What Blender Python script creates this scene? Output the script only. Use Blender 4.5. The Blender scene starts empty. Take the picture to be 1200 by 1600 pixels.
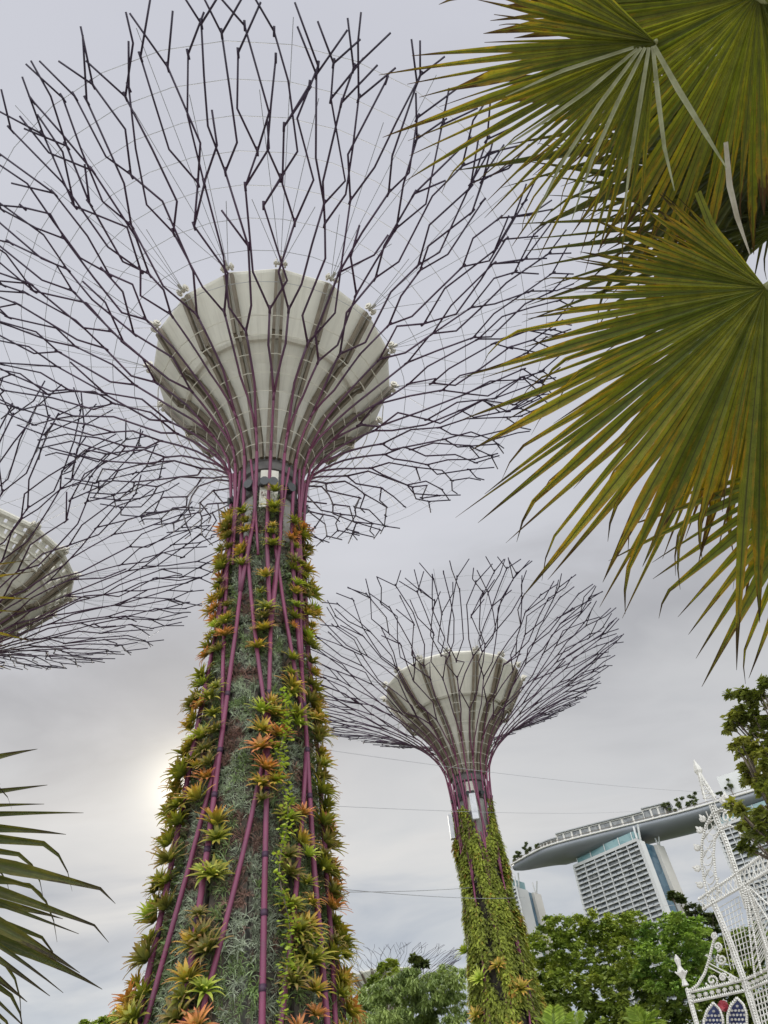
import bpy, math, random, heapq
from math import sin, cos, pi, radians, sqrt, atan2
from mathutils import Vector, Matrix, Quaternion, noise
import numpy as np

S = bpy.context.scene
COL = S.collection

# ------------------------------------------------------------------ camera
EYE = 1.6
PITCH, ROLL, FPX = radians(44.067605), radians(-6.217951), 1100.58     # in pixels of a 1200 x 1600 frame
CF = Vector((0, cos(PITCH), sin(PITCH)))
_r0, _u0 = Vector((1, 0, 0)), Vector((0, -sin(PITCH), cos(PITCH)))
CR = _r0 * cos(ROLL) + _u0 * sin(ROLL)
CU = -_r0 * sin(ROLL) + _u0 * cos(ROLL)
cam_d = bpy.data.cameras.new('camera')
cam = bpy.data.objects.new('camera', cam_d); COL.objects.link(cam)
M = Matrix((CR, CU, -CF)).transposed().to_4x4(); M.translation = (0, 0, EYE)
cam.matrix_world = M
cam_d.sensor_fit = 'VERTICAL'; cam_d.sensor_height = 36.0
cam_d.lens = 36.0 * FPX / 1600.0
cam_d.clip_start = 0.05; cam_d.clip_end = 6000
S.camera = cam

def ray(x, y):
    return (CF + CR * ((x - 600) / FPX) - CU * ((y - 800) / FPX)).normalized()
def at_h(x, y, d):                    # point seen at (x, y), d metres away over the ground
    v = ray(x, y); k = d / sqrt(v.x * v.x + v.y * v.y)
    return Vector((0, 0, EYE)) + v * k
def at_d(x, y, d):                    # point seen at (x, y), d metres away
    return Vector((0, 0, EYE)) + ray(x, y) * d
def at_z(x, y, z):                    # point seen at (x, y), z metres above the eye
    v = ray(x, y); return Vector((0, 0, EYE)) + v * (z / v.z)

# ------------------------------------------------------------------ light
SUN_AZ, SUN_EL = radians(-18.4), radians(23.4)
SUNDIR = Vector((sin(SUN_AZ) * cos(SUN_EL), cos(SUN_AZ) * cos(SUN_EL), sin(SUN_EL)))
sd = bpy.data.lights.new('sun', 'SUN'); sd.energy = 1.2; sd.angle = radians(14); sd.color = (1.0, .94, .84)
sun = bpy.data.objects.new('sun', sd); COL.objects.link(sun)
sun.rotation_euler = (-SUNDIR).to_track_quat('-Z', 'Y').to_euler()
S.view_settings.view_transform = 'Standard'; S.view_settings.look = 'None'
S.view_settings.exposure = 0.12; S.view_settings.gamma = 1.0

W = bpy.data.worlds.new('World'); S.world = W; W.use_nodes = True
nt = W.node_tree; nt.nodes.clear()
def N(nt, t, **kw):
    n = nt.nodes.new(t)
    for k, v in kw.items(): setattr(n, k, v)
    return n
def math_n(nt, op, a, b=None, c=None, clamp=False):
    n = N(nt, 'ShaderNodeMath', operation=op); n.use_clamp = clamp
    for i, q in enumerate((a, b, c)):
        if q is None: continue
        if isinstance(q, (int, float)): n.inputs[i].default_value = q
        else: nt.links.new(q, n.inputs[i])
    return n.outputs[0]
def mix_n(nt, f, a, b, blend='MIX'):
    n = N(nt, 'ShaderNodeMix', data_type='RGBA', blend_type=blend)
    for i, q in ((0, f), (6, a), (7, b)):
        if isinstance(q, (int, float)): n.inputs[i].default_value = q
        elif isinstance(q, (tuple, list)): n.inputs[i].default_value = (*q, 1) if len(q) == 3 else q
        else: nt.links.new(q, n.inputs[i])
    return n.outputs[2]
def ramp_n(nt, f, stops, interp='LINEAR'):
    n = N(nt, 'ShaderNodeValToRGB'); e = n.color_ramp.elements; n.color_ramp.interpolation = interp
    while len(e) < len(stops): e.new(0.5)
    for q, (p, c) in zip(e, stops):
        q.position = p; q.color = (*c, 1) if len(c) == 3 else c
    nt.links.new(f, n.inputs[0]); return n.outputs[0]
def noise_n(nt, vec, scale, detail=4, rough=.55, dist=0.0):
    n = N(nt, 'ShaderNodeTexNoise'); n.inputs['Scale'].default_value = scale; n.inputs['Detail'].default_value = detail
    n.inputs['Roughness'].default_value = rough; n.inputs['Distortion'].default_value = dist
    if vec is not None: nt.links.new(vec, n.inputs['Vector'])
    return n.outputs['Fac']

def build_world():
    tc = N(nt, 'ShaderNodeTexCoord').outputs['Generated']
    sky = N(nt, 'ShaderNodeTexSky', sky_type='NISHITA'); sky.sun_disc = False
    sky.sun_elevation = SUN_EL; sky.sun_rotation = SUN_AZ; sky.air_density = 1.0; sky.dust_density = 2.0
    sep = N(nt, 'ShaderNodeSeparateXYZ'); nt.links.new(tc, sep.inputs[0])
    x, y, z = sep.outputs
    zc = math_n(nt, 'ADD', math_n(nt, 'MAXIMUM', z, 0.0), 0.16)
    cmb = N(nt, 'ShaderNodeCombineXYZ')
    nt.links.new(math_n(nt, 'DIVIDE', x, zc), cmb.inputs[0]); nt.links.new(math_n(nt, 'DIVIDE', y, zc), cmb.inputs[1])
    big = noise_n(nt, cmb.outputs[0], .75, 3, .5, .4)
    mp = N(nt, 'ShaderNodeMapping'); mp.inputs['Scale'].default_value = (1.0, 1.7, 1); mp.inputs['Location'].default_value = (3.1, .4, 0)
    nt.links.new(cmb.outputs[0], mp.inputs[0])
    fine = noise_n(nt, mp.outputs[0], 1.5, 6, .52, .5)
    # thick cloud deck: pale lilac-grey overhead, warmer grey lower
    el = math_n(nt, 'MAXIMUM', z, 0.0)
    base = ramp_n(nt, math_n(nt, 'ADD', el, math_n(nt, 'MULTIPLY', math_n(nt, 'SUBTRACT', fine, .5), .42)), [(0.0, (4.2, 4.9, 5.7)), (.17, (4.7, 5.2, 5.8)), (.30, (5.8, 5.9, 6.0)), (.38, (5.7, 5.75, 5.85)), (.47, (4.3, 4.35, 4.55)), (.53, (4.6, 4.65, 4.9)), (.63, (5.6, 5.7, 6.1)), (.85, (5.8, 5.9, 6.45)), (1.0, (5.7, 5.8, 6.4))])
    cl = math_n(nt, 'ADD', math_n(nt, 'MULTIPLY', big, .55), math_n(nt, 'MULTIPLY', fine, .45))
    shade = ramp_n(nt, cl, [(.34, (.62, .62, .65)), (.44, (.85, .85, .87)), (.52, (1.0, 1.0, 1.0)), (.63, (1.19, 1.17, 1.13))])
    # low stratus is more broken near the horizon
    lowm = math_n(nt, 'SUBTRACT', 1.0, math_n(nt, 'MULTIPLY', z, 1.55), clamp=True)
    cloud = mix_n(nt, math_n(nt, 'ADD', math_n(nt, 'MULTIPLY', lowm, 1.0), .26), base, mix_n(nt, 1.0, base, shade, 'MULTIPLY'))
    # veiled sun behind the cloud
    dp = N(nt, 'ShaderNodeVectorMath', operation='DOT_PRODUCT'); nt.links.new(tc, dp.inputs[0]); dp.inputs[1].default_value = SUNDIR
    dpos = math_n(nt, 'MAXIMUM', dp.outputs['Value'], 0.0)
    g1 = math_n(nt, 'POWER', dpos, 1100.0); g2 = math_n(nt, 'POWER', dpos, 130.0)
    gl = math_n(nt, 'ADD', math_n(nt, 'MULTIPLY', g1, 5.5), math_n(nt, 'MULTIPLY', g2, 1.1))
    gl = math_n(nt, 'MULTIPLY', gl, math_n(nt, 'ADD', math_n(nt, 'MULTIPLY', fine, 1.6), .2))
    glc = mix_n(nt, 1.0, cmb_col(gl), (1.0, .90, .66), 'MULTIPLY')
    # extra brightness added to the unseen sky behind the photographer, filling the undersides
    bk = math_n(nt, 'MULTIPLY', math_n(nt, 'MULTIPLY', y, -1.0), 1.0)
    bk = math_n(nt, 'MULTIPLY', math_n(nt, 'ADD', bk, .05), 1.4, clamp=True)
    bright = mix_n(nt, bk, (1, 1, 1), (BACK_FILL, BACK_FILL, BACK_FILL * .97))
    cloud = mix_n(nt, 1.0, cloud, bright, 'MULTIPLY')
    allc = mix_n(nt, .975, sky.outputs[0], cloud)
    allc = mix_n(nt, 1.0, allc, glc, 'ADD')
    bg = N(nt, 'ShaderNodeBackground'); bg.inputs['Strength'].default_value = 0.1
    nt.links.new(allc, bg.inputs[0])
    out = N(nt, 'ShaderNodeOutputWorld'); nt.links.new(bg.outputs[0], out.inputs[0])
def cmb_col(v):
    c = N(nt, 'ShaderNodeCombineColor')
    for i in range(3): nt.links.new(v, c.inputs[i])
    return c.outputs[0]
BACK_FILL = 5.4
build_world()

# ------------------------------------------------------------------ mesh helpers
class MB:
    """collects shapes; build() links them as ONE mesh object.  t, v: two numbers kept per vertex for the material"""
    def __init__(s): s.V = []; s.F = []; s.T = []; s.W = []; s.X = []
    def add(s, vs, fs, t=0.0, v=0.5, x=0.0):
        b = len(s.V); n = len(vs); s.V.extend(vs)
        s.T.extend(t if isinstance(t, (list, tuple)) else [t] * n)
        s.W.extend(v if isinstance(v, (list, tuple)) else [v] * n)
        s.X.extend(x if isinstance(x, (list, tuple)) else [x] * n)
        s.F.extend([tuple(b + i for i in f) for f in fs])
    def box(s, c, ax, ay, az, t=0., v=.5):        # centre + three half-axis vectors
        c, ax, ay, az = map(Vector, (c, ax, ay, az))
        vs = [c + ax * i + ay * j + az * k for k in (-1, 1) for j in (-1, 1) for i in (-1, 1)]
        s.add([tuple(q) for q in vs], [(0, 2, 3, 1), (4, 5, 7, 6), (0, 1, 5, 4), (2, 6, 7, 3), (0, 4, 6, 2), (1, 3, 7, 5)], t, v)
    def bar(s, a, b, w, h, up=(0, 0, 1), t=0., v=.5):
        a, b = Vector(a), Vector(b); d = b - a; L = d.length
        if L < 1e-6: return
        d /= L; u = Vector(up); sd = d.cross(u)
        if sd.length < 1e-3: sd = d.cross(Vector((1, 0, 0)))
        sd.normalize(); u = sd.cross(d)
        s.box((a + b) / 2, d * (L / 2), sd * (w / 2), u * (h / 2), t, v)
    def tube(s, P, R, n=6, t=0., v=.5, closed=False):
        P = [Vector(p) for p in P]; m = len(P)
        if not isinstance(R, (list, tuple)): R = [R] * m
        T = t if isinstance(t, (list, tuple)) else [t] * m
        vs = []; ts = []; prev = None
        for i in range(m):
            if closed: d = P[(i + 1) % m] - P[i - 1]
            elif i == 0: d = P[1] - P[0]
            elif i == m - 1: d = P[-1] - P[-2]
            else: d = (P[i + 1] - P[i]).normalized() + (P[i] - P[i - 1]).normalized()
            if d.length < 1e-9: d = Vector((0, 0, 1))
            d.normalize()
            if prev is None:
                a = d.cross(Vector((0, 0, 1)))
                if a.length < .05: a = d.cross(Vector((1, 0, 0)))
            else:
                a = prev - d * prev.dot(d)
                if a.length < 1e-4: a = d.cross(Vector((1, 0, 0)))
            a.normalize(); b = d.cross(a); prev = a
            for k in range(n):
                q = 2 * pi * k / n; vs.append(tuple(P[i] + (a * cos(q) + b * sin(q)) * R[i])); ts.append(T[i])
        fs = []
        for i in range(m if closed else m - 1):
            j = (i + 1) % m
            for k in range(n):
                l = (k + 1) % n; fs.append((i * n + k, i * n + l, j * n + l, j * n + k))
        if not closed: fs.append(tuple(range(n - 1, -1, -1))); fs.append(tuple((m - 1) * n + k for k in range(n)))
        s.add(vs, fs, ts, v)
    def lathe(s, prof, n=32, c=(0, 0, 0), t=0., v=.5, cap=False):
        vs = []; fs = []
        for (r, z) in prof:
            for k in range(n):
                q = 2 * pi * k / n; vs.append((c[0] + r * cos(q), c[1] + r * sin(q), c[2] + z))
        for i in range(len(prof) - 1):
            for k in range(n):
                l = (k + 1) % n; fs.append((i * n + k, i * n + l, (i + 1) * n + l, (i + 1) * n + k))
        if cap:
            fs.append(tuple(range(n - 1, -1, -1))); fs.append(tuple((len(prof) - 1) * n + k for k in range(n)))
        s.add(vs, fs, t, v)
    def mesh(s, name, mat, smooth=False):
        me = bpy.data.meshes.new(name); me.from_pydata([tuple(q) for q in s.V], [], s.F)
        for nm, arr in (('t', s.T), ('v', s.W), ('x', s.X)):
            a = me.attributes.new(nm, 'FLOAT', 'POINT'); a.data.foreach_set('value', np.array(arr, dtype=np.float32))
        if mat: me.materials.append(mat)
        if smooth: me.polygons.foreach_set('use_smooth', [True] * len(me.polygons))
        me.update(); return me
    def build(s, name, mat, parent=None, smooth=False, loc=None):
        o = bpy.data.objects.new(name, s.mesh(name, mat, smooth)); COL.objects.link(o)
        if parent: o.parent = parent
        if loc is not None: o.location = loc
        return o

def tag(o, label=None, cat=None, group=None, kind=None):
    if label: o['label'] = label
    if cat: o['category'] = cat
    if group: o['group'] = group
    if kind: o['kind'] = kind
    return o
def empty(name, loc, label=None, cat=None, group=None, rz=0.0):
    o = bpy.data.objects.new(name, None); COL.objects.link(o); o.location = loc; o.rotation_euler = (0, 0, rz); o.empty_display_size = .3
    return tag(o, label, cat, group)
def copy_tree(o, parent=None):
    c = o.copy(); COL.objects.link(c); c.parent = parent
    for ch in list(o.children): copy_tree(ch, c)
    return c

# ------------------------------------------------------------------ materials
def new_mat(name):
    m = bpy.data.materials.new(name); m.use_nodes = True; t = m.node_tree; t.nodes.clear()
    out = N(t, 'ShaderNodeOutputMaterial'); p = N(t, 'ShaderNodeBsdfPrincipled'); t.links.new(p.outputs[0], out.inputs[0])
    return m, t, p, out
def setin(t, p, k, q):
    if isinstance(q, (int, float)): p.inputs[k].default_value = q
    elif isinstance(q, tuple): p.inputs[k].default_value = (*q, 1)
    else: t.links.new(q, p.inputs[k])
def attr(t, nm): return N(t, 'ShaderNodeAttribute', attribute_name=nm).outputs['Fac']
def obco(t): return N(t, 'ShaderNodeTexCoord').outputs['Object']
def geo_pos(t): return N(t, 'ShaderNodeNewGeometry').outputs['Position']
def bump(t, p, h, strength=.3, dist=.02):
    b = N(t, 'ShaderNodeBump'); b.inputs['Strength'].default_value = strength; b.inputs['Distance'].default_value = dist
    t.links.new(h, b.inputs['Height']); t.links.new(b.outputs[0], p.inputs['Normal'])

def mat_noise(name, c1, c2, scale=3., rough=.7, detail=5, bmp=0., metal=0., lo=.35, hi=.65, dist=.02):
    m, t, p, o = new_mat(name); co = obco(t)
    f = noise_n(t, co, scale, detail, .6)
    setin(t, p, 'Base Color', ramp_n(t, f, [(lo, c1), (hi, c2)])); setin(t, p, 'Roughness', rough); setin(t, p, 'Metallic', metal)
    if bmp: bump(t, p, f, bmp, dist)
    return m
def leaf_mat(name, cols, tr=.35, trcol=None, rough=.5, vary=.35):
    """cols: colour stops along attribute t; attribute v moves the lightness from leaf to leaf"""
    m, t, p, out = new_mat(name)
    c = ramp_n(t, attr(t, 't'), cols)
    k = math_n(t, 'ADD', math_n(t, 'MULTIPLY', attr(t, 'v'), 2 * vary), 1 - vary)
    c = mix_n(t, 1.0, c, col_of(t, k), 'MULTIPLY')
    setin(t, p, 'Base Color', c); setin(t, p, 'Roughness', rough); p.inputs['Specular IOR Level'].default_value = .35
    tl = N(t, 'ShaderNodeBsdfTranslucent'); t.links.new(mix_n(t, 1.0, c, trcol or (1.25, 1.3, .6), 'MULTIPLY'), tl.inputs[0])
    ms = N(t, 'ShaderNodeMixShader'); ms.inputs[0].default_value = tr
    t.links.new(p.outputs[0], ms.inputs[1]); t.links.new(tl.outputs[0], ms.inputs[2]); t.links.new(ms.outputs[0], out.inputs[0])
    return m
def col_of(t, k):
    c = N(t, 'ShaderNodeCombineColor')
    for i in range(3): t.links.new(k, c.inputs[i])
    return c.outputs[0]

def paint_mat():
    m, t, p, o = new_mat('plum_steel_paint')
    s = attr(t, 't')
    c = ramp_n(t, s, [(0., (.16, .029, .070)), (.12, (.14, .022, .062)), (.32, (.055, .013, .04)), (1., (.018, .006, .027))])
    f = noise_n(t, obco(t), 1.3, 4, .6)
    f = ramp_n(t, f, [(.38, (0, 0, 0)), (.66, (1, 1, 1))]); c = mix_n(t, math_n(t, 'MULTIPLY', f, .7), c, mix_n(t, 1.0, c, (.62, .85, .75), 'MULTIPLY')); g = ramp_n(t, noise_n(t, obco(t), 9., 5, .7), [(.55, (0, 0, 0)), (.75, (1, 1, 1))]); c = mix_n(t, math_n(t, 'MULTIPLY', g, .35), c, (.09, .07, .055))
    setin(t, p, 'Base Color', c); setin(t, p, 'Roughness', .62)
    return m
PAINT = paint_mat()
def funnel_mat():
    m, t, p, o = new_mat('funnel_panel')
    co = obco(t)
    mp = N(t, 'ShaderNodeMapping'); mp.inputs['Scale'].default_value = (1, 1, .15); t.links.new(co, mp.inputs[0])
    f = noise_n(t, mp.outputs[0], 2.2, 6, .65); g = noise_n(t, co, .5, 3, .5)
    c = mix_n(t, f, (.53, .50, .42), (.69, .66, .565)); c = mix_n(t, math_n(t, 'MULTIPLY', g, .5), c, (.48, .46, .39))
    sp = N(t, 'ShaderNodeSeparateXYZ'); t.links.new(co, sp.inputs[0]); aa = N(t, 'ShaderNodeMath', operation='ARCTAN2'); t.links.new(sp.outputs[1], aa.inputs[0]); t.links.new(sp.outputs[0], aa.inputs[1])
    cv = N(t, 'ShaderNodeCombineXYZ'); t.links.new(math_n(t, 'MULTIPLY', aa.outputs[0], 14.), cv.inputs[0]); t.links.new(math_n(t, 'MULTIPLY', sp.outputs[2], .22), cv.inputs[1])
    st = ramp_n(t, noise_n(t, cv.outputs[0], 1.6, 6, .7), [(.50, (0, 0, 0)), (.72, (1, 1, 1))]); c = mix_n(t, math_n(t, 'MULTIPLY', st, .45), c, (.36, .33, .27))
    setin(t, p, 'Base Color', c); setin(t, p, 'Roughness', .55); return m
FUNNEL = funnel_mat()
BEAM = mat_noise('tan_beam_paint', (.115, .09, .058), (.18, .145, .10), 1.5, .55)
CREAM = mat_noise('cream_steel', (.46, .43, .35), (.58, .54, .45), 4, .5)
WIRE = mat_noise('galvanised_wire', (.30, .30, .31), (.42, .42, .43), 3, .45, metal=.3)
CONC = mat_noise('board_concrete', (.20, .19, .17), (.36, .345, .31), 1.1, .85, bmp=.3)
DARKC = mat_noise('dark_collar', (.05, .045, .042), (.11, .10, .09), 2, .7)
SOIL = mat_noise('planting_felt', (.025, .022, .017), (.075, .06, .045), 5, .95, bmp=.5)
BLACKM = mat_noise('black_plastic', (.012, .012, .013), (.03, .03, .032), 8, .4)
BARK = mat_noise('bark', (.06, .045, .03), (.16, .125, .09), 6, .9, bmp=.6)
WHITEP = mat_noise('white_paint', (.74, .74, .72), (.82, .82, .80), 6, .5)

# ------------------------------------------------------------------ ground
def ground():
    m, t, p, o = new_mat('lawn_and_soil')
    f = noise_n(t, geo_pos(t), .08, 6, .6)
    setin(t, p, 'Base Color', ramp_n(t, f, [(.35, (.05, .075, .03)), (.6, (.11, .12, .06))])); setin(t, p, 'Roughness', .95)
    mb = MB(); n = 64
    vs = [(0, 0, 0)] + [(3500 * cos(2 * pi * k / n), 3500 * sin(2 * pi * k / n), 0) for k in range(n)]
    mb.add(vs, [(0, 1 + k, 1 + (k + 1) % n) for k in range(n)])
    tag(mb.build('ground', m), kind='structure')
    m2, t, p, o = new_mat('pale_bounce_paving')  # unseen paving, added pale to bounce light up onto the undersides
    br = N(t, 'ShaderNodeTexBrick'); t.links.new(geo_pos(t), br.inputs[0]); br.inputs['Scale'].default_value = 1.2
    br.inputs['Color1'].default_value = (.50, .48, .44, 1); br.inputs['Color2'].default_value = (.43, .42, .39, 1); br.inputs['Mortar'].default_value = (.22, .21, .2, 1)
    br.inputs['Mortar Size'].default_value = .012
    setin(t, p, 'Base Color', br.outputs[0]); setin(t, p, 'Roughness', .8)
    mb = MB(); n = 72
    def rr(k): q = 2 * pi * k / n; return 46 + 7 * sin(3 * q + 1) + 4 * sin(5 * q)
    vs = [(0, 6, .004)] + [(rr(k) * cos(2 * pi * k / n), 6 + rr(k) * sin(2 * pi * k / n), .004) for k in range(n)]
    mb.add(vs, [(0, 1 + k, 1 + (k + 1) % n) for k in range(n)])
    tag(mb.build('bounce_plaza', m2), kind='structure')
ground()

# ------------------------------------------------------------------ supertrees
def lerp_tab(tab, z):
    if z <= tab[0][0]: return tab[0][1]
    for (a, ra), (b, rb) in zip(tab, tab[1:]):
        if z <= b:
            k = (z - a) / (b - a); return ra + (rb - ra) * k
    return tab[-1][1]

class Supertree:
    """all lengths in units of h, the height of the canopy rim above eye level; built about its own base"""
    def __init__(s, az, d, h, R, hf, Rf, seed, ribs=18, rot=0.0, ground_eye=EYE, zn=.70, pw=.55):
        s.az = radians(az); s.h = h; s.R = R; s.hf = hf; s.Rf = Rf; s.rng = random.Random(seed); s.n = ribs
        s.base = Vector((sin(s.az) * d * h, cos(s.az) * d * h, 0)); s.e = ground_eye; s.zn = zn; s.pw = pw
        s.face = atan2(-cos(s.az), -sin(s.az)) + rot        # direction that looks back at the camera
        s.tab = [(-.07, .106), (.0, .092), (.086, .0785), (.2, .0675), (.31, .0605), (.45, .050), (.60, .0455), (.66, .048), (.70, .052), (.9, .052)]
        s.rn = .052
        # arc length table of the canopy meridian
        s.u = [i / 400 for i in range(401)]; q = [s.rz(u) for u in s.u]; L = [0.]
        for a, b in zip(q, q[1:]): L.append(L[-1] + math.hypot(b[0] - a[0], b[1] - a[1]))
        s.L = L[-1]; s.arc = L
    def rz(s, u):
        uu = max(u, 0.)
        return s.rn + (s.R - s.rn) * uu, s.zn + (1 - s.zn) * (uu ** s.pw if uu <= 1 else 1 + s.pw * (uu - 1))
    def can(s, th, q, off=0.0):     # q: share of the meridian's arc length
        a = q * s.L
        if a >= s.L: u = 1 + (a - s.L) / s.R
        else:
            i = min(int(np.searchsorted(s.arc, a)), 400); i = max(i, 1)
            k = (a - s.arc[i - 1]) / max(s.arc[i] - s.arc[i - 1], 1e-9); u = (i - 1 + k) / 400
        r, z = s.rz(u); return s.P(th, r + off, z)
    def P(s, th, r, z):
        q = s.face + th; return Vector((r * s.h * cos(q), r * s.h * sin(q), z * s.h + s.e))
    def rt(s, z): return lerp_tab(s.tab, z)

    def branches(s, root, thick=1.0, mat=PAINT):
        rng = s.rng; h = s.h; m = 1 / h            # one metre in units
        LM = s.L * h; U = h / 25; mbs = [MB() for _ in range(s.n)]
        rad = lambda q: (.042 - .011 * min(q, 1.)) * U * thick
        def emit(i, path):
            P = []; Q = []
            for a, b in zip(path, path[1:]):
                n = max(1, int(abs(b[1] - a[1]) * LM / (.5 if a[1] < .25 else 1.2)))
                if not P: P.append(s.can(*a)); Q.append(a[1])
                for k in range(1, n + 1):
                    P.append(s.can(a[0] + (b[0] - a[0]) * k / n, a[1] + (b[1] - a[1]) * k / n)); Q.append(a[1] + (b[1] - a[1]) * k / n)
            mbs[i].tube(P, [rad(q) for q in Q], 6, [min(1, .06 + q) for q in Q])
        def sleeve(i, th, q):           # a welded collar at the joint
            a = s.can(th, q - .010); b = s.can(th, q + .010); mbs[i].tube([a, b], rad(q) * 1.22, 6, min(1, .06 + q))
        m_ = U / LM                     # one metre of a 25 m tree, as a share of the meridian
        def rr(th, q): return max(s.can(th, q).xy.length, .5)
        def stub(i, nd, sg):
            th, q = nd; r = rr(th, q); a = (th + sg * rng.uniform(.55, .85) * U / r, q + rng.uniform(.9, 1.4) * m_)
            if a[1] > 1.0: return
            pts = [nd, a]
            if rng.random() < .45: pts.append((a[0] + sg * rng.uniform(-.05, .12) * U / r, min(1.0, a[1] + rng.uniform(.7, 1.3) * m_)))
            emit(i, pts); sleeve(i, *nd)
        def crown_end(i, nd):           # the last forks at the rim
            th, q = nd; r = rr(th, q)
            for sg in (-1, 1):
                if rng.random() < .66:
                    a = (th + sg * rng.uniform(.35, .8) * U / r, min(1.0, q + rng.uniform(.8, 1.5) * m_)); pts = [nd, a]
                    if rng.random() < .3 and a[1] < .95: pts.append((a[0] + rng.uniform(-.1, .1) * U / r, min(1., a[1] + rng.uniform(.6, 1.) * m_)))
                    emit(i, pts)
            sleeve(i, *nd)
        def run(i, c, q, gen, path, qf):
            """a rod from (th, q) along its own slot, kinking now and then, up to its fork at qf"""
            z_ = rng.choice((-1, 1))
            while True:
                q2 = q + rng.uniform(1.5, 2.6) * m_; last = q2 > qf - .8 * m_; z_ = -z_ if rng.random() < .75 else z_
                if last: q2 = min(qf, .96)
                th2 = c + z_ * rng.uniform(.08, .40) * U / rr(c, q2) * (.3 if gen == 1 else 1); nd = (th2, q2); path.append(nd)
                if last: return nd, path
                if gen >= 2 and rng.random() < .55: stub(i, nd, -z_)
                elif gen >= 2 and q2 > .5 and rng.random() < .03: emit(i, path); return None, None
                q = q2
        def fork(i, nd, c, slot, gen):  # two arms: where each arm lands, and the line it then follows
            kids = []; r_ = rr(*nd); sleeve(i, *nd)
            for sg in (-1, 1):
                cc = c + sg * slot / 4; th = nd[0] + sg * max(abs(cc - nd[0]) * rng.uniform(.9, 1.1), rng.uniform(.25, .5) * U / r_ if gen > 1 else 0)
                kids.append((th, nd[1] + rng.uniform(.75, 1.35) * m_ * (1.5 if gen == 1 else 1), cc))
            return kids
        for i in range(s.n):
            th = 2 * pi * i / s.n; f0 = (.055 if i % 2 else .13) + rng.uniform(-.02, .02); sl = 2 * pi / s.n
            emit(i, [(th, 0.), (th, f0)])
            for a1, q1, c1 in fork(i, (th, f0), th, sl, 1):
                qf = rng.choice((.25, .31, .37, .43)) + rng.uniform(-.02, .02)
                nd, path = run(i, c1, q1, 1, [(th, f0), (a1, q1)], qf); emit(i, path)
                for a2, q2, c2 in fork(i, nd, c1, sl / 2, 2):
                    third = rng.random() < .86; qf2 = rng.uniform(.50, .72) if third else rng.uniform(.80, .92)
                    nd2, path2 = run(i, c2, q2, 2, [nd, (a2, q2)], qf2)
                    if nd2 is None: continue
                    emit(i, path2)
                    if not third: crown_end(i, nd2); continue
                    for a3, q3, c3 in fork(i, nd2, c2, sl / 4, 3):
                        nd3, path3 = run(i, c3, q3, 3, [nd2, (a3, q3)], rng.uniform(.82, .95))
                        if nd3: emit(i, path3); crown_end(i, nd3)
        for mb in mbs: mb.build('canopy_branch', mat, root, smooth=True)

    def hoops(s, root, lo, hi, n):
        for q in [.03, .075, .12, .165, .21, .255, .30, .345, .42, .49, .56, .63, .70, .77, .84, .91]:
            mb = MB(); near = q < .38
            P = [s.can(2 * pi * (i + .0) / (s.n * 2), q, -.0015 if near else 0) for i in range(s.n * 2)]
            mb.tube(P, (.017 if near else .0105) * s.h / 25, 4, closed=True)
            mb.build('hoop_ring' if near else 'hoop_cable', CREAM if near else WIRE, root)

    def stays(s, root, spread=True):
        for i in range(16):
            th = 2 * pi * i / 16; a = s.P(th, s.Rf + .004, s.hf); mb = MB()
            for dt, q in ((-.14, .60), (.14, .60), (-.09, .82), (.09, .82), (0, .96)) if spread else ((0, .8),):
                mb.tube([a, s.can(th + dt, q)], .011 * s.h / 25, 4)
            mb.build('stay_cable', WIRE, root)

    def funnel(s, root, perforated=False):
        k = s.Rf / .187; zf = lambda z: .700 + (z - .765) * (s.hf - .700) / (.938 - .765)
        n = 16; mb = MB(); prof = [(.036, .765), (.042, .785), (.056, .81), (.077, .838), (.102, .861), (.125, .878)]
        prof = [(r * (k if r > .06 else 1), zf(z)) for r, z in prof]
        def ring(mb, prof, sub=1, t=0.):
            vs = []; fs = []; nn = n * sub
            for r, z in prof:
                for i in range(n):
                    A = s.P(2 * pi * i / n, r, z); B = s.P(2 * pi * (i + 1) / n, r, z)
                    for j in range(sub): vs.append(tuple(A.lerp(B, j / sub)))
            for i in range(len(prof) - 1):
                for j in range(nn): fs.append((i * nn + j, i * nn + (j + 1) % nn, (i + 1) * nn + (j + 1) % nn, (i + 1) * nn + j))
            mb.add(vs, fs)
        ring(mb, prof, 2)
        fo = mb.build('funnel', FUNNEL, root)
        # upper band, set a little proud of the cone below
        r0, z0 = prof[-1]; mb = MB()
        band = [(r0 - .002, z0 - .001), (r0 + .003, z0 - .002), (r0 + .007, z0 + .001), (s.Rf * .93, zf(.921)), (s.Rf, s.hf - .006), (s.Rf + .002, s.hf - .002), (s.Rf, s.hf + .003), (s.Rf - .012, s.hf + .003), (s.Rf * .86, zf(.915)), (.03, zf(.90))]
        if not perforated:
            ring(mb, band, 2); bo = mb.build('funnel_band', FUNNEL, fo)
        else:
            md = (band[2][0] * .55 + s.Rf * .45, band[2][1] * .55 + s.hf * .45); ring(mb, band[:3] + [md, (md[0] - .004, md[1])], 2)
            A = md; B = (s.Rf, s.hf); rows, cols = 3, 4
            for i in range(n):
                g = lambda a, b: s.P(2 * pi * i / n, A[0] + (B[0] - A[0]) * b, A[1] + (B[1] - A[1]) * b).lerp(s.P(2 * pi * (i + 1) / n, A[0] + (B[0] - A[0]) * b, A[1] + (B[1] - A[1]) * b), a)
                for rr in range(rows + 1): mb.bar(g(0, rr / rows), g(1, rr / rows), .12, .34)
                for rr in range(rows):
                    for cc in range(cols + 1):
                        o = .5 / cols if rr % 2 else 0
                        if cc / cols + o <= 1: mb.bar(g(cc / cols + o, rr / rows), g(cc / cols + o, (rr + 1) / rows), .42, .12)
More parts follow.
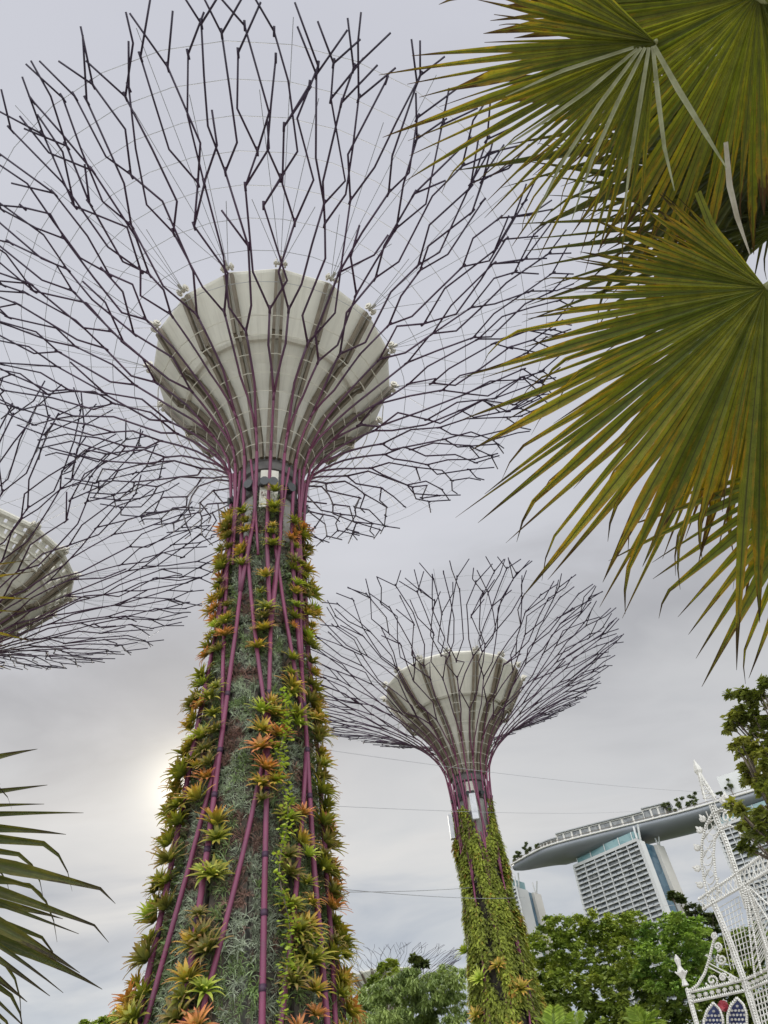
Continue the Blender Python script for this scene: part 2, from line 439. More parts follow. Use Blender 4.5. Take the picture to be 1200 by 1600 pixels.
            P = [s.P(2 * pi * i / n, s.Rf, s.hf) for i in range(n)]; mb.tube(P, .22, 8, closed=True)
            bo = mb.build('funnel_band', FUNNEL, fo)
        u = s.h / 25
        for i in range(n):
            th = 2 * pi * i / n; mb = MB(); tang = Vector((-sin(s.face + th), cos(s.face + th), 0))
            path = prof[:] + [(r0 + .009, z0 + .001), (s.Rf - .003, s.hf - .008)]
            for sd_ in (-1, 1):
                for a, b in zip(path, path[1:]):
                    pa, pb = s.P(th, a[0] + .005, a[1] - .001), s.P(th, b[0] + .005, b[1] - .001)
                    mb.bar(pa + tang * sd_ * .12 * u, pb + tang * sd_ * .12 * u, .105 * u, .15 * u, up=(0, 0, 1))
            mb.build('funnel_beam', BEAM, fo)
            # rim bracket: two cheek plates, a drum between them and a lug
            mb = MB(); c = s.P(th, s.Rf + .008, s.hf + .001); out = Vector((cos(s.face + th), sin(s.face + th), 0))
            for sd_ in (-1, 1):
                a = c + tang * sd_ * .16 * u; mb.tube([a - tang * .03 * u, a + tang * .03 * u], .14 * u, 10)
            mb.tube([c - tang * .24 * u, c + tang * .24 * u], .06 * u, 8)
            mb.bar(c - out * .1 * u, c + out * .24 * u + Vector((0, 0, .10 * u)), .08 * u, .10 * u)
            mb.build('rim_bracket', CREAM, fo)

    def core(s, root, top=.765):
        mb = MB(); u = s.h
        prof = [(.056, -s.e / u), (.046, .1), (.038, .3), (.034, .45), (.034, .6), (.034, .64), (.0345, .645)]
        mb.lathe([(r * u, z * u + s.e) for r, z in prof], 40); mb.build('core', CONC, root, smooth=True)
        mb = MB(); mb.lathe([(r * u, z * u + s.e) for r, z in [(.035, .640), (.0375, .642), (.0375, .668), (.035, .669), (.035, .680), (.0385, .682), (.0385, .696), (.0395, .697), (.0395, .703)]], 32)
        mb.build('collar', DARKC, root)
        # pale smooth patch band below the collar
        for i in range(0, 8, 2):
            th = 2 * pi * i / 8; vs = []; mb = MB()
            for rr in (.0392, .0408):
                for z in (.610, .676):
                    for j in range(5): vs.append(tuple(s.P(th + (j - 2) * .14, rr, z)))
            fs = [(j + 10, j + 11, j + 16, j + 15) for j in range(4)] + [(j + 1, j, j + 10, j + 11) for j in range(4)] + [(j + 5, j + 6, j + 16, j + 15) for j in range(4)] + [(0, 5, 15, 10), (9, 4, 14, 19)]
            mb.add(vs, fs); mb.build('cladding_panel', FUNNEL, root)

    def ribs(s, root):
        rng = s.rng; n2 = s.n // 2; u = s.h / 25
        z0 = -s.e / s.h
        for i in range(n2):
            th = 4 * pi * i / s.n + pi / s.n; mb = MB(); zs = .43 + rng.uniform(-.05, .05)
            zz = [z0 + (zs - z0) * k / 12 for k in range(13)]
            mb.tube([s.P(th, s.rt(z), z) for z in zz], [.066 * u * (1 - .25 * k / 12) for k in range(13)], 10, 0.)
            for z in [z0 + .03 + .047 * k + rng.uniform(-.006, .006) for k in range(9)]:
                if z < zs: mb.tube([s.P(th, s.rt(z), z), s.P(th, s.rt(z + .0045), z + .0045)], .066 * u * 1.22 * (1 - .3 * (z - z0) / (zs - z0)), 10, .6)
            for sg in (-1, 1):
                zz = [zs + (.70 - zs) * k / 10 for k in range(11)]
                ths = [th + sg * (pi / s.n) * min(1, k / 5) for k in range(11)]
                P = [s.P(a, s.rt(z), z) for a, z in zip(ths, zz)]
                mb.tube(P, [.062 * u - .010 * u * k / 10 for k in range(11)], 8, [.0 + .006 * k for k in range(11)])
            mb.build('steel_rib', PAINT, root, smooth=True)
        for i in range(n2):
            th = 4 * pi * i / s.n + pi / s.n; st = 4 * pi / s.n
            for (a, b, za, zb) in ((0, 1, .03, .30), (1, 0, .33, .56), (0, .5, .47, .68), (.5, -.0, .52, .69)):
                if rng.random() < .12: continue
                mb = MB(); za += rng.uniform(-.02, .02)
                P = []; 
                for k in range(9):
                    f = k / 8; z = za + (zb - za) * f; P.append(s.P(th + st * (a + (b - a) * f), s.rt(z) - .001, z))
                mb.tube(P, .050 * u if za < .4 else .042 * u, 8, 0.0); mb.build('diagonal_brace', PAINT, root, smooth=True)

# ---- the near tree
MAIN = Supertree(-13.083, .6556, 25., .488, .937, .182, 11)
mroot = empty('supertree', MAIN.base, 'tallest magenta steel supertree with orange bromeliads up its trunk and pale funnel', 'supertree', 'steel supertrees')
# ---- the farther one to its right
T2 = Supertree(4.4926, 1.6697, 30., .4628, .941, .177, 5)
t2root = empty('supertree', T2.base, 'farther steel supertree with leafy green trunk right of the bromeliad trunk', 'supertree', 'steel supertrees')
# ---- the one cut by the left edge
T3 = Supertree(-39.315, 1.2874, 34., .4703, .935, .1904, 23)
t3root = empty('supertree', T3.base, 'steel supertree cut off by left frame edge, funnel rim band perforated', 'supertree', 'steel supertrees')
for T, root, perf in ((MAIN, mroot, False), (T2, t2root, False), (T3, t3root, True)):
    T.core(root); T.funnel(root, perf); T.ribs(root); T.branches(root, 1.0 if T is MAIN else .95); T.hoops(root, .09, .93, 13); T.stays(root)
# ---- a distant canopy over the tree line
T4 = Supertree(-3.4, 4.9, 31., .47, .94, .187, 31)
t4root = empty('supertree', T4.base, 'distant supertree of which only the bare canopy tips show above trees', 'supertree', 'steel supertrees')
T4.core(t4root); T4.funnel(t4root); T4.ribs(t4root); T4.branches(t4root, .6)

# small lights and boxes on the collars
LBOX = mat_noise('light_box_shell', (.36, .36, .37), (.46, .46, .47), 3, .5)
def floodlight(root, p, out, k=1.0):
    mb = MB(); out = Vector(out).normalized(); side = out.cross(Vector((0, 0, 1))).normalized(); up = side.cross(out)
    mb.box(p, out * .10 * k, side * .14 * k, up * .11 * k); mb.tube([p + out * .10 * k, p + out * .17 * k], [.12 * k, .15 * k], 10)
    mb.bar(p - side * .17 * k - out * .02, p - side * .17 * k - out * .3 * k, .03, .05); mb.bar(p + side * .17 * k - out * .02, p + side * .17 * k - out * .3 * k, .03, .05)
    mb.build('floodlight', BLACKM, root)
for T, root in ((MAIN, mroot), (T2, t2root)):
    for a in (-.55, -.12, .10, .6, 1.5, -1.4):
        p = T.P(a, .044, .648); floodlight(root, p, Vector((cos(T.face + a), sin(T.face + a), -.3)), 1.0)
for th, r, z, hh in ((.05, .056, .612, .85), (-1.45, .056, .592, .8)):
    mb = MB(); c = T2.P(th, r, z); out = Vector((cos(T2.face + th), sin(T2.face + th), 0)); sd_ = out.cross(Vector((0, 0, 1)))
    mb.box(c, out * .14, sd_ * .21, Vector((0, 0, hh)))
    ob = mb.build('light_box', LBOX, t2root)
    mb = MB(); mb.bar(c - out * .14 + Vector((0, 0, .7)), c - out * .7 + Vector((0, 0, .7)), .08, .08); mb.bar(c - out * .14 - Vector((0, 0, .7)), c - out * .7 - Vector((0, 0, .7)), .08, .08)
    mb.build('arm', BLACKM, ob)

# ------------------------------------------------------------------ planting on the near trunk
# strip name, centre angle (deg, + is right), width (deg), low, high
STRIPS = [
 ('lower left edge strip', -80, 46, .085, .25), ('middle left edge strip', -78, 40, .255, .40), ('upper left edge strip', -72, 36, .41, .63),
 ('lower strip left of centre rib', -25, 20, .085, .235), ('middle strip left of centre rib', -42, 22, .25, .36),
 ('middle strip right of centre rib', 10, 24, .243, .352), ('lower strip right of the creeper', 33, 24, .085, .25),
 ('lower right edge strip', 76, 42, .085, .25), ('middle right edge strip', 72, 40, .255, .41), ('upper right edge strip', 72, 36, .42, .61),
 ('third row strip at centre', 0, 24, .40, .50), ('topmost strip at centre', 8, 26, .535, .625),
 ('third row strip at left', -45, 24, .40, .475), ('upper strip right of centre', 40, 20, .43, .60),
 ('short strip above the creeper', 33, 18, .31, .40), ('topmost strip at left', -33, 24, .51, .60)]
BROM_COLS = {
 'orange-tipped': [(0., (.12, .13, .02)), (.4, (.31, .27, .035)), (.72, (.45, .28, .05)), (1., (.44, .19, .07))],
 'rusty orange': [(0., (.12, .11, .02)), (.3, (.36, .22, .045)), (.6, (.52, .22, .07)), (1., (.55, .19, .09))],
 'olive green': [(0., (.08, .105, .015)), (.5, (.21, .22, .028)), (.85, (.32, .27, .04)), (1., (.38, .22, .05))],
 'lime green': [(0., (.13, .19, .02)), (.5, (.31, .38, .045)), (1., (.44, .44, .09))],
 'brownish green': [(0., (.06, .075, .015)), (.5, (.17, .16, .035)), (1., (.29, .17, .07))]}
BM = {k: leaf_mat('bromeliad ' + k, v, .3, vary=.35) for k, v in BROM_COLS.items()}
def brom_mesh(rng, n, stiff):
    mb = MB()
    for k in range(n):
        a = 2.39996 * k + rng.uniform(-.25, .25); f = k / n
        L = rng.uniform(.40, .56) * (1.0 if f > .25 else .8); e0 = radians(80 - 58 * f + rng.uniform(-8, 8)); bend = radians(rng.uniform(35, 80)) * stiff
        w = rng.uniform(.040, .056); P = Vector((.03 * cos(a), .03 * sin(a), .02 + .03 * (1 - f))); vs = []; ts = []; fs = []
        side = Vector((-sin(a), cos(a), 0)); m = 6
        for i in range(m + 1):
            q = i / m; e = e0 - bend * q ** 1.4; d = Vector((cos(a) * cos(e), sin(a) * cos(e), sin(e))); up = side.cross(d)
            ww = w * (1 - q ** 2.2) * (.75 + .5 * min(1, 3 * q)) + .001
            vs += [tuple(P - side * ww - up * -.012), tuple(P), tuple(P + side * ww - up * -.012)]; ts += [q] * 3
            P = P + d * (L / m)
        for i in range(m):
            b = i * 3; fs += [(b, b + 1, b + 4, b + 3), (b + 1, b + 2, b + 5, b + 4)]
        mb.add(vs, fs, ts, rng.random())
    return mb
_r = random.Random(3)
BV = {k: [brom_mesh(_r, _r.randint(20, 30), st).mesh('bromeliad', BM[k], True) for st in (.7, .9, 1.15, 1.3)] for k in BM}
ORD = ['first', 'second', 'third', 'fourth', 'fifth', 'sixth', 'seventh', 'eighth', 'ninth', 'tenth', 'eleventh', 'twelfth', 'thirteenth', 'fourteenth', 'fifteenth', 'sixteenth', 'seventeenth', 'eighteenth', 'nineteenth', 'twentieth']
def ordinal(i):
    if i < 20: return ORD[i]
    t = {2: 'twenty', 3: 'thirty', 4: 'forty', 5: 'fifty'}[(i + 1) // 10]
    return (t[:-1] + 'ieth') if (i + 1) % 10 == 0 else t + '-' + ORD[(i + 1) % 10 - 1]
def place_brom(T, th, z, sc, kind, rng, label, group, off=.0):
    me = rng.choice(BV[kind]); o = bpy.data.objects.new('bromeliad', me); COL.objects.link(o)
    out = Vector((cos(T.face + th), sin(T.face + th), 0)); side = Vector((-out.y, out.x, 0))
    axis = (out * rng.uniform(.45, .8) + Vector((0, 0, rng.uniform(.55, .95))) + side * rng.uniform(-.3, .3)).normalized()
    q = axis.to_track_quat('Z', 'Y') @ Quaternion((0, 0, 1), rng.uniform(0, 6.28))
    o.rotation_mode = 'QUATERNION'; o.rotation_quaternion = q
    o.location = T.base + T.P(th, T.rt(z) + off, z) ; o.scale = (sc, sc, sc * rng.uniform(.85, 1.05))
    tag(o, label, 'plant', group); return o
def plant_main():
    rng = random.Random(77)
    for name, ac, aw, z0, z1 in STRIPS:
        spots = []; z = z0 + .004
        up = .5 * (z0 + z1)
        while z < z1:
            r = MAIN.rt(z) * 25; wid = radians(aw) * r; n = max(1, int(wid / .44 + rng.uniform(.15, .95)))
            for k in range(n):
                f = (k + .5) / n - .5 + rng.uniform(-.18, .18) / n
                spots.append((z + rng.uniform(-.006, .006), radians(ac + aw * f)))
            z += rng.uniform(.33, .45) / 25
        spots.sort(key=lambda q: -q[0])
        for i, (z, th) in enumerate(spots):
            hi = z > .38
            w = [('orange-tipped', 4), ('rusty orange', 1.7 if not hi else 1.0), ('olive green', 4), ('lime green', 1.1 if not hi else 1.8), ('brownish green', 2.2)]
            if 'edge' in name: w = [('orange-tipped', 3), ('rusty orange', 1.2), ('olive green', 4), ('brownish green', 4), ('lime green', .5)]
            kind = rng.choices([a for a, b in w], [b for a, b in w])[0]
            sc = rng.choice((rng.uniform(.5, .72), rng.uniform(.68, .9), rng.uniform(.75, 1.0))) * (1.0 if not hi else .88)
            place_brom(MAIN, th, z, sc, kind, rng, f'{kind} bromeliad, {ordinal(i)} from top of near trunk\'s {name}', 'bromeliads on the near supertree trunk', rng.uniform(-.001, .006))
plant_main()

def strip_at(th, z):
    d = math.degrees(th)
    for name, ac, aw, z0, z1 in STRIPS:
        if abs(d - ac) < aw / 2 and z0 - .004 < z < z1 + .004: return True
    return False

CARPET_MAT = leaf_mat('air_plant', [(0., (.20, .225, .15)), (.33, (.36, .40, .29)), (.48, (.28, .33, .20)), (.6, (.17, .25, .07)), (.8, (.19, .13, .09)), (1., (.24, .12, .10))], .2, (1, 1, .9), .75, .45)
def panels_and_carpet():
    rng = random.Random(9); T = MAIN; h = 25.
    sect = 12; rows = [.075, .155, .24, .31, .375, .44, .505, .565, .635]
    cp = MB()
    for i in range(sect):
        a0 = -pi + 2 * pi * i / sect; a1 = a0 + 2 * pi / sect
        for j in range(len(rows) - 1):
            z0, z1 = rows[j], rows[j + 1]
            g = .012 if rng.random() < .6 else .05
            if j == len(rows) - 2 and i % 3 == 1: continue
            b0, b1 = a0 + g, a1 - rng.choice((.01, .012, .075)); mb = MB(); vs = []; n = 6
            for dr in (-.0075, -.012):
                for z in (z0 + .002, z1 - .002):
                    for k in range(n + 1): vs.append(tuple(T.P(b0 + (b1 - b0) * k / n, T.rt(z) + dr, z)))
            q = n + 1; fs = []
            for k in range(n): fs += [(k, k + 1, q + k + 1, q + k), (2 * q + k + 1, 2 * q + k, 3 * q + k, 3 * q + k + 1), (k + 1, k, 2 * q + k, 2 * q + k + 1), (q + k, q + k + 1, 3 * q + k + 1, 3 * q + k)]
            fs += [(0, q, 3 * q, 2 * q), (n, 2 * q + n, 3 * q + n, q + n)]
            mb.add(vs, fs); mb.build('planting_panel', SOIL, mroot)
            # air plants, mosses and dry tufts over the panel
            hue0 = rng.choice((.12, .25, .33, .33, .42))
            area = (b1 - b0) * T.rt(z0) * h * (z1 - z0) * h
            for _ in range(int(area * 150)):
                th = rng.uniform(b0, b1); z = rng.uniform(z0, z1)
                ins = strip_at(th, z)
                if ins and rng.random() < .45: continue
                pq = T.P(th, T.rt(z), z); pn = noise.noise(pq * .9) + .6 * noise.noise(pq * 2.3 + Vector((9, 3, 1))); hue = hue0 + .06 * rng.gauss(0, 1)
                if pn > .28: hue = .88 + rng.gauss(0, .06)
                elif pn < -.30: hue = .56 + rng.gauss(0, .05)
                elif rng.random() < .05: hue = rng.random()
                hue = min(1, max(0, hue)); big = rng.random() < .05
                if ins: hue = rng.choice((.52, .56, .6, .62, .7, .8)); big = rng.random() < .5
                tuft(cp, T.base + T.P(th, T.rt(z) - .0075, z), T.face + th, rng, hue, rng.uniform(.18, .30) if big else rng.uniform(.09, .19))
    tag(cp.build('air_plant_carpet', CARPET_MAT), kind='stuff')
def tuft(mb, p, ang, rng, hue, size, n=10):
    out = Vector((cos(ang), sin(ang), .15)); side = Vector((-sin(ang), cos(ang), 0)); up = Vector((0, 0, 1)); v = rng.random()
    for k in range(n):
        d = (out * rng.uniform(.3, 1.) + side * rng.gauss(0, .65) + up * rng.gauss(.1, .6)).normalized()
        L = size * rng.uniform(.6, 1.25); w = d.cross(out + up * .3).normalized() * size * .034
        mid = p + d * L * .55; tip = p + d * L + Vector((0, 0, -L * rng.uniform(.0, .45)))
        mb.add([tuple(p - w), tuple(p + w), tuple(mid + w), tuple(tip), tuple(mid - w)], [(0, 1, 2, 3, 4)], hue, min(1, max(0, v + rng.uniform(-.2, .2))))
panels_and_carpet()

VINE = leaf_mat('vine_leaf', [(0., (.2, .30, .03)), (1., (.42, .48, .08))], .35)
def creeper(T, th0, z0, z1, label, seed, n=520):
    rng = random.Random(seed); mb = MB(); root = empty('creeper_vine', T.base + T.P(th0, T.rt(z0), z0), label, 'plant')
    base = root.location; st = MB(); P = []
    for k in range(26):
        z = z1 + (z0 - z1) * k / 25; P.append(T.base + T.P(th0 + .05 * sin(k * .7), T.rt(z) + .012, z) - base)
    st.tube(P, .012, 5); st.build('stem', BARK, root)
    for k in range(n):
        q = P[rng.randrange(len(P) - 1)].lerp(P[rng.randrange(len(P))], .0); i = rng.randrange(len(P) - 1); q = P[i].lerp(P[i + 1], rng.random())
        ang = T.face + th0 + rng.gauss(0, .8); d = (Vector((cos(ang), sin(ang), rng.gauss(-.2, .5)))).normalized()
        s = rng.uniform(.07, .13); q = q + Vector((rng.gauss(0, .07), rng.gauss(0, .07), rng.gauss(0, .05))); sd_ = d.cross(Vector((0, 0, 1))).normalized() * s * .45
        mb.add([tuple(q), tuple(q + d * s * .5 + sd_), tuple(q + d * s), tuple(q + d * s * .5 - sd_)], [(0, 1, 2, 3)], rng.random(), rng.random())
    mb.build('foliage', VINE, root)
creeper(MAIN, radians(19), .09, .345, 'yellow green creeper hanging in a thin line down the near trunk', 4)

# ------------------------------------------------------------------ foliage on the farther trunk
FERN = leaf_mat('climber_leaf', [(0., (.10, .105, .03)), (.4, (.23, .26, .045)), (.8, (.36, .40, .065)), (.93, (.42, .42, .08)), (1., (.32, .17, .03))], .35, vary=.4)
def trunk_foliage(T, name, seed, sprays):
    rng = random.Random(seed); mb = MB(); ph = [rng.uniform(0, 6.28) for _ in range(8)]
    def dens(th, z):
        a = sin(th * 5 + ph[0] + 3 * sin(z * 9 + ph[1])) + .8 * sin(th * 9 + ph[2] + 2 * sin(z * 16)) + .8 * sin(z * 46 + ph[3] + 3 * sin(th * 3)) + .5 * sin(z * 90 + th * 7)
        return a
    for _ in range(sprays):
        th = rng.uniform(-pi, pi); z = rng.uniform(-.05, .64) 
        top = .585 + .045 * sin(th * 4 + ph[4]) + (.02 if abs(th) > 1 else -.01)
        if z > top: continue
        dd = dens(th, z)
        if dd < rng.uniform(-1.35, -.1): continue
        hue = min(1, max(0, .42 + .16 * dd + rng.gauss(0, .14) + (.25 if abs(th) > 1.2 and rng.random() < .5 else 0)))
        if rng.random() < .02: hue = .97
        p = T.P(th, T.rt(z) - .0070 + max(0, dd) * .0036 + rng.uniform(0, .003), z); ang = T.face + th + rng.gauss(0, .6)
        d = Vector((cos(ang), sin(ang), rng.uniform(-.2, .7))).normalized(); sd_ = d.cross(Vector((0, 0, 1))).normalized(); L = rng.uniform(.22, .5); v = rng.random()
        q = p.copy(); m = 5
        for k in range(m):
            d = (d + Vector((0, 0, -.32))).normalized(); q2 = q + d * L / m; w = .065 * (1 - .12 * k) * rng.uniform(.7, 1.2)
            for sg in (-1, 1):
                tip = q2 + sd_ * sg * w * 1.5 + Vector((0, 0, -w * .35)); e = d * .035
                mb.add([tuple(q), tuple(q2 - sd_ * sg * -.02 + e), tuple(tip), tuple(q + sd_ * sg * w * .7)], [(0, 1, 2, 3)], hue, min(1, max(0, v + rng.uniform(-.15, .15))))
            q = q2
    return mb
tf = trunk_foliage(T2, 'climber_foliage', 41, 60000).build('climber_foliage', FERN, None); tf.location = T2.base; tag(tf, kind='stuff')
for T, root in ((T2, t2root), (T3, t3root)):
    mb = MB(); mb.lathe([((T.rt(z) - .016) * T.h, z * T.h + T.e) for z in [-.05, .0, .08, .16, .24, .32, .40, .48, .54, .575]], 40); mb.build('planting_panel', SOIL, root, True)
tf3 = trunk_foliage(T3, 'climber_foliage', 43, 3000).build('climber_foliage', FERN, None); tf3.location = T3.base; tag(tf3, kind='stuff')
rngb = random.Random(5)
for i, (th, z) in enumerate(sorted([(-.35, .19), (.12, .195), (-.9, .23), (-1.2, .34), (.3, .085), (-.1, .10), (.65, .12), (-.5, .12), (.9, .16), (-.02, .30), (.5, .26), (-.6, .285)], key=lambda q: -q[1])):
    place_brom(T2, th, z, rngb.uniform(1.2, 1.6), rngb.choice(['orange-tipped', 'lime green']), rngb, f'bright bromeliad among climbers on the farther green trunk, {ordinal(i)} from the top', 'bromeliads on the farther supertree trunk', .006)

# ------------------------------------------------------------------ broadleaf trees
def make_tree(name, label, base, blobs, leafcols, seed, n_per_m2=22, leaf=.22, droop=.0, trunk_r=.25, group='broadleaf trees', flat=.75, shell=.55, cat='tree', limbs=True, tr=.3):
    """blobs: (centre, radius) in world space"""
    rng = random.Random(seed); base = Vector(base); root = empty(name, base, label, cat, group)
    cm = leaf_mat('leaf of ' + name, leafcols, tr, vary=.38); cr = MB()
    cs = [(Vector(c) - base, r) for c, r in blobs]
    for c, r in cs:
        tone = rng.gauss(.5, .2)
        for _ in range(max(5, int(r * 9 + 9))):             # leaf clumps over the blob
            while True:
                d = Vector((rng.gauss(0, 1), rng.gauss(0, 1), rng.gauss(.15, 1)))
                if d.length > .1: break
            d.normalize(); rr = r * (shell + (1.05 - shell) * rng.random() ** .6); cc = c + Vector((d.x, d.y, d.z * flat)) * rr
            cl = r * rng.uniform(.22, .42); n = int(n_per_m2 * cl * cl * 20) + 14; ct = min(1, max(0, tone + rng.gauss(0, .2)))
            for _ in range(n):
                e = Vector((rng.gauss(0, 1), rng.gauss(0, 1), rng.gauss(0, .62))); e = e.normalized() * (rng.random() ** .5) * cl
                p = cc + Vector((e.x, e.y, e.z * .6 - droop * rng.random() * cl))
                a = rng.uniform(0, 2 * pi); dn = Vector((cos(a), sin(a), rng.gauss(-.15 - droop, .45))).normalized(); sd_ = dn.cross(Vector((rng.gauss(0, .35), rng.gauss(0, .35), 1))).normalized()
                L = leaf * rng.uniform(.65, 1.3); w = L * (.30 if droop < .5 else .14)
                cr.add([tuple(p), tuple(p + dn * L * .45 + sd_ * w), tuple(p + dn * L), tuple(p + dn * L * .45 - sd_ * w)], [(0, 1, 2, 3)], ct, min(1, max(0, rng.gauss(.5, .25))))
    cr.build('crown', cm, root)
    tk = MB(); top = sum((c for c, r in cs), Vector()) / len(cs); fork = Vector((top.x * .5, top.y * .5, top.z * .55))
    tk.tube([(0, 0, -.05), (fork.x * .3, fork.y * .3, fork.z * .5), tuple(fork)], [trunk_r * 1.35, trunk_r, trunk_r * .8], 9)
    for c, r in cs:
        if limbs:
            mid = fork.lerp(c, .5) + Vector((rng.gauss(0, .2), rng.gauss(0, .2), -.12 * r)); tk.tube([fork, mid, c], [trunk_r * .32, trunk_r * .2, trunk_r * .08], 6)
            for _ in range(3):
                q = mid.lerp(c, rng.random()); tk.tube([q, c + Vector((rng.gauss(0, 1), rng.gauss(0, 1), rng.gauss(.0, .5))) * r * .35], [trunk_r * .14, trunk_r * .05], 5)
    tk.build('trunk', BARK, root, True)
    return root
def blobs_px(lst, d, rng, depth=2.5):
    out = []
    for (x, y, rp) in lst:
        dd = d + rng.uniform(-1, 1) * depth; p = at_h(x, y, dd); r = rp * (p - Vector((0, 0, EYE))).dot(CF) / FPX; out.append((p, r))
    return out
def fill_px(x0, x1, ytop, ybot, r, step, rng):
    """spots filling the area under a crown line: ytop(x)"""
    out = []; y = 0
    x = x0
    while x <= x1:
        yt = ytop(x); yy = yt + r * rng.uniform(.7, 1.1)
        while yy < ybot:
            out.append((x + rng.uniform(-.4, .4) * step, yy, r * rng.uniform(.75, 1.3))); yy += step * rng.uniform(.8, 1.2)
        x += step * rng.uniform(.8, 1.15)
    return out
GREEN_A = [(0., (.11, .16, .034)), (.5, (.22, .28, .055)), (1., (.34, .38, .08))]
GREEN_B = [(0., (.14, .20, .034)), (.5, (.29, .36, .065)), (1., (.43, .47, .10))]
GREEN_C = [(0., (.12, .21, .042)), (.5, (.24, .35, .065)), (1., (.36, .45, .10))]
GREEN_D = [(0., (.035, .052, .018)), (.5, (.07, .092, .03)), (1., (.12, .14, .04))]
GREEN_E = [(0., (.14, .19, .065)), (.5, (.26, .33, .11)), (1., (.38, .45, .15))]
GREEN_F = [(0., (.085, .105, .02)), (.5, (.18, .20, .036)), (1., (.30, .29, .06))]
R1 = random.Random(101)
def gtop(pts):
    def f(x):
        if x <= pts[0][0]: return pts[0][1]
        for (a, b), (c, d) in zip(pts, pts[1:]):
            if x <= c: return b + (d - b) * (x - a) / (c - a)
        return pts[-1][1]
    return f
def base_px(x, d): p = at_h(x, 1600, d); return (p.x, p.y, 0)
make_tree('weeping_tree', 'fine leaved grey green weeping tree left of the farther trunk', base_px(650, 64),
    blobs_px(fill_px(560, 735, gtop([(550, 1545), (590, 1535), (640, 1512), (690, 1503), (740, 1505)]), 1660, 20, 26, R1), 64, R1, 3), GREEN_E, 1, 16, .42, .75, .35, limbs=False)
make_tree('slim_tree', 'slender treetop poking above the weeping tree, spiky crown', base_px(652, 72), blobs_px([(652, 1500, 9), (650, 1512, 8), (662, 1506, 6), (640, 1530, 12)], 72, R1, .5), GREEN_D, 2, 34, .4, .1, .14)
make_tree('garden_tree', 'loose leafed tree with small crown beside the distant canopy', base_px(605, 70), blobs_px([(598, 1512, 9), (612, 1506, 8), (590, 1535, 14), (622, 1525, 14), (575, 1550, 16)], 70, R1, 1), GREEN_A, 3, 26, .35, .1, .16)
make_tree('garden_tree', 'big yellow green tree directly below the middle hotel tower', base_px(925, 60),
    blobs_px(fill_px(845, 1010, gtop([(835, 1462), (862, 1435), (900, 1432), (925, 1418), (960, 1428), (985, 1420), (1015, 1440)]), 1530, 17, 22, R1), 60, R1, 2.5), GREEN_B, 4, 40, .24, .15, .4, limbs=False)
make_tree('rain_tree', 'bright green layered spreading tree between yellow green tree and white lattice', base_px(1050, 52),
    blobs_px(fill_px(1005, 1112, gtop([(1000, 1445), (1030, 1428), (1055, 1420), (1085, 1432), (1115, 1455)]), 1545, 15, 19, R1), 52, R1, 2.5), GREEN_C, 5, 40, .22, .0, .3, flat=.5, limbs=False)
make_tree('dark_tree', 'dark open crowned tree behind the bright layered tree', base_px(1090, 70), blobs_px([(1062, 1405, 9), (1050, 1398, 6), (1085, 1422, 13), (1075, 1440, 14), (1108, 1440, 15), (1120, 1465, 18), (1098, 1465, 16)], 70, R1, 2), GREEN_D, 6, 24, .34, .1, .25)
make_tree('dark_tree', 'low shadowy tree under the big yellow green tree', base_px(930, 54), blobs_px(fill_px(845, 1085, gtop([(840, 1520), (1090, 1520)]), 1650, 20, 27, R1), 54, R1, 2), GREEN_A, 7, 15, .34, .15, .3, limbs=False)
make_tree('garden_tree', 'dim tree filling the gaps behind the white lattice', base_px(1165, 60), blobs_px(fill_px(1115, 1230, gtop([(1110, 1470), (1150, 1450), (1190, 1440), (1240, 1430)]), 1650, 20, 27, R1), 60, R1, 2), GREEN_A, 8, 13, .34, .1, .3, limbs=False)
make_tree('garden_tree', 'treetop just showing at the bottom left of the bromeliad trunk', base_px(160, 50), blobs_px([(135, 1605, 14), (160, 1598, 14), (185, 1592, 16), (150, 1630, 26), (190, 1625, 26)], 50, R1, 1), GREEN_B, 9, 26, .28, .2, .25)
make_tree('overhanging_tree', 'nearer olive green tree reaching in from the right edge above lattice', base_px(1490, 15),
    blobs_px([(1165, 1090, 26), (1190, 1075, 22), (1150, 1125, 22), (1185, 1135, 30), (1160, 1165, 22), (1195, 1180, 28), (1225, 1130, 40), (1180, 1215, 22), (1200, 1230, 24), (1165, 1200, 12), (1190, 1275, 18), (1150, 1265, 18), (1170, 1290, 20), (1195, 1310, 26), (1165, 1322, 14), (1215, 1260, 40), (1260, 1180, 60), (1270, 1300, 60)], 15, R1, .8),
    GREEN_F, 10, 150, .12, .1, .22, shell=.35)

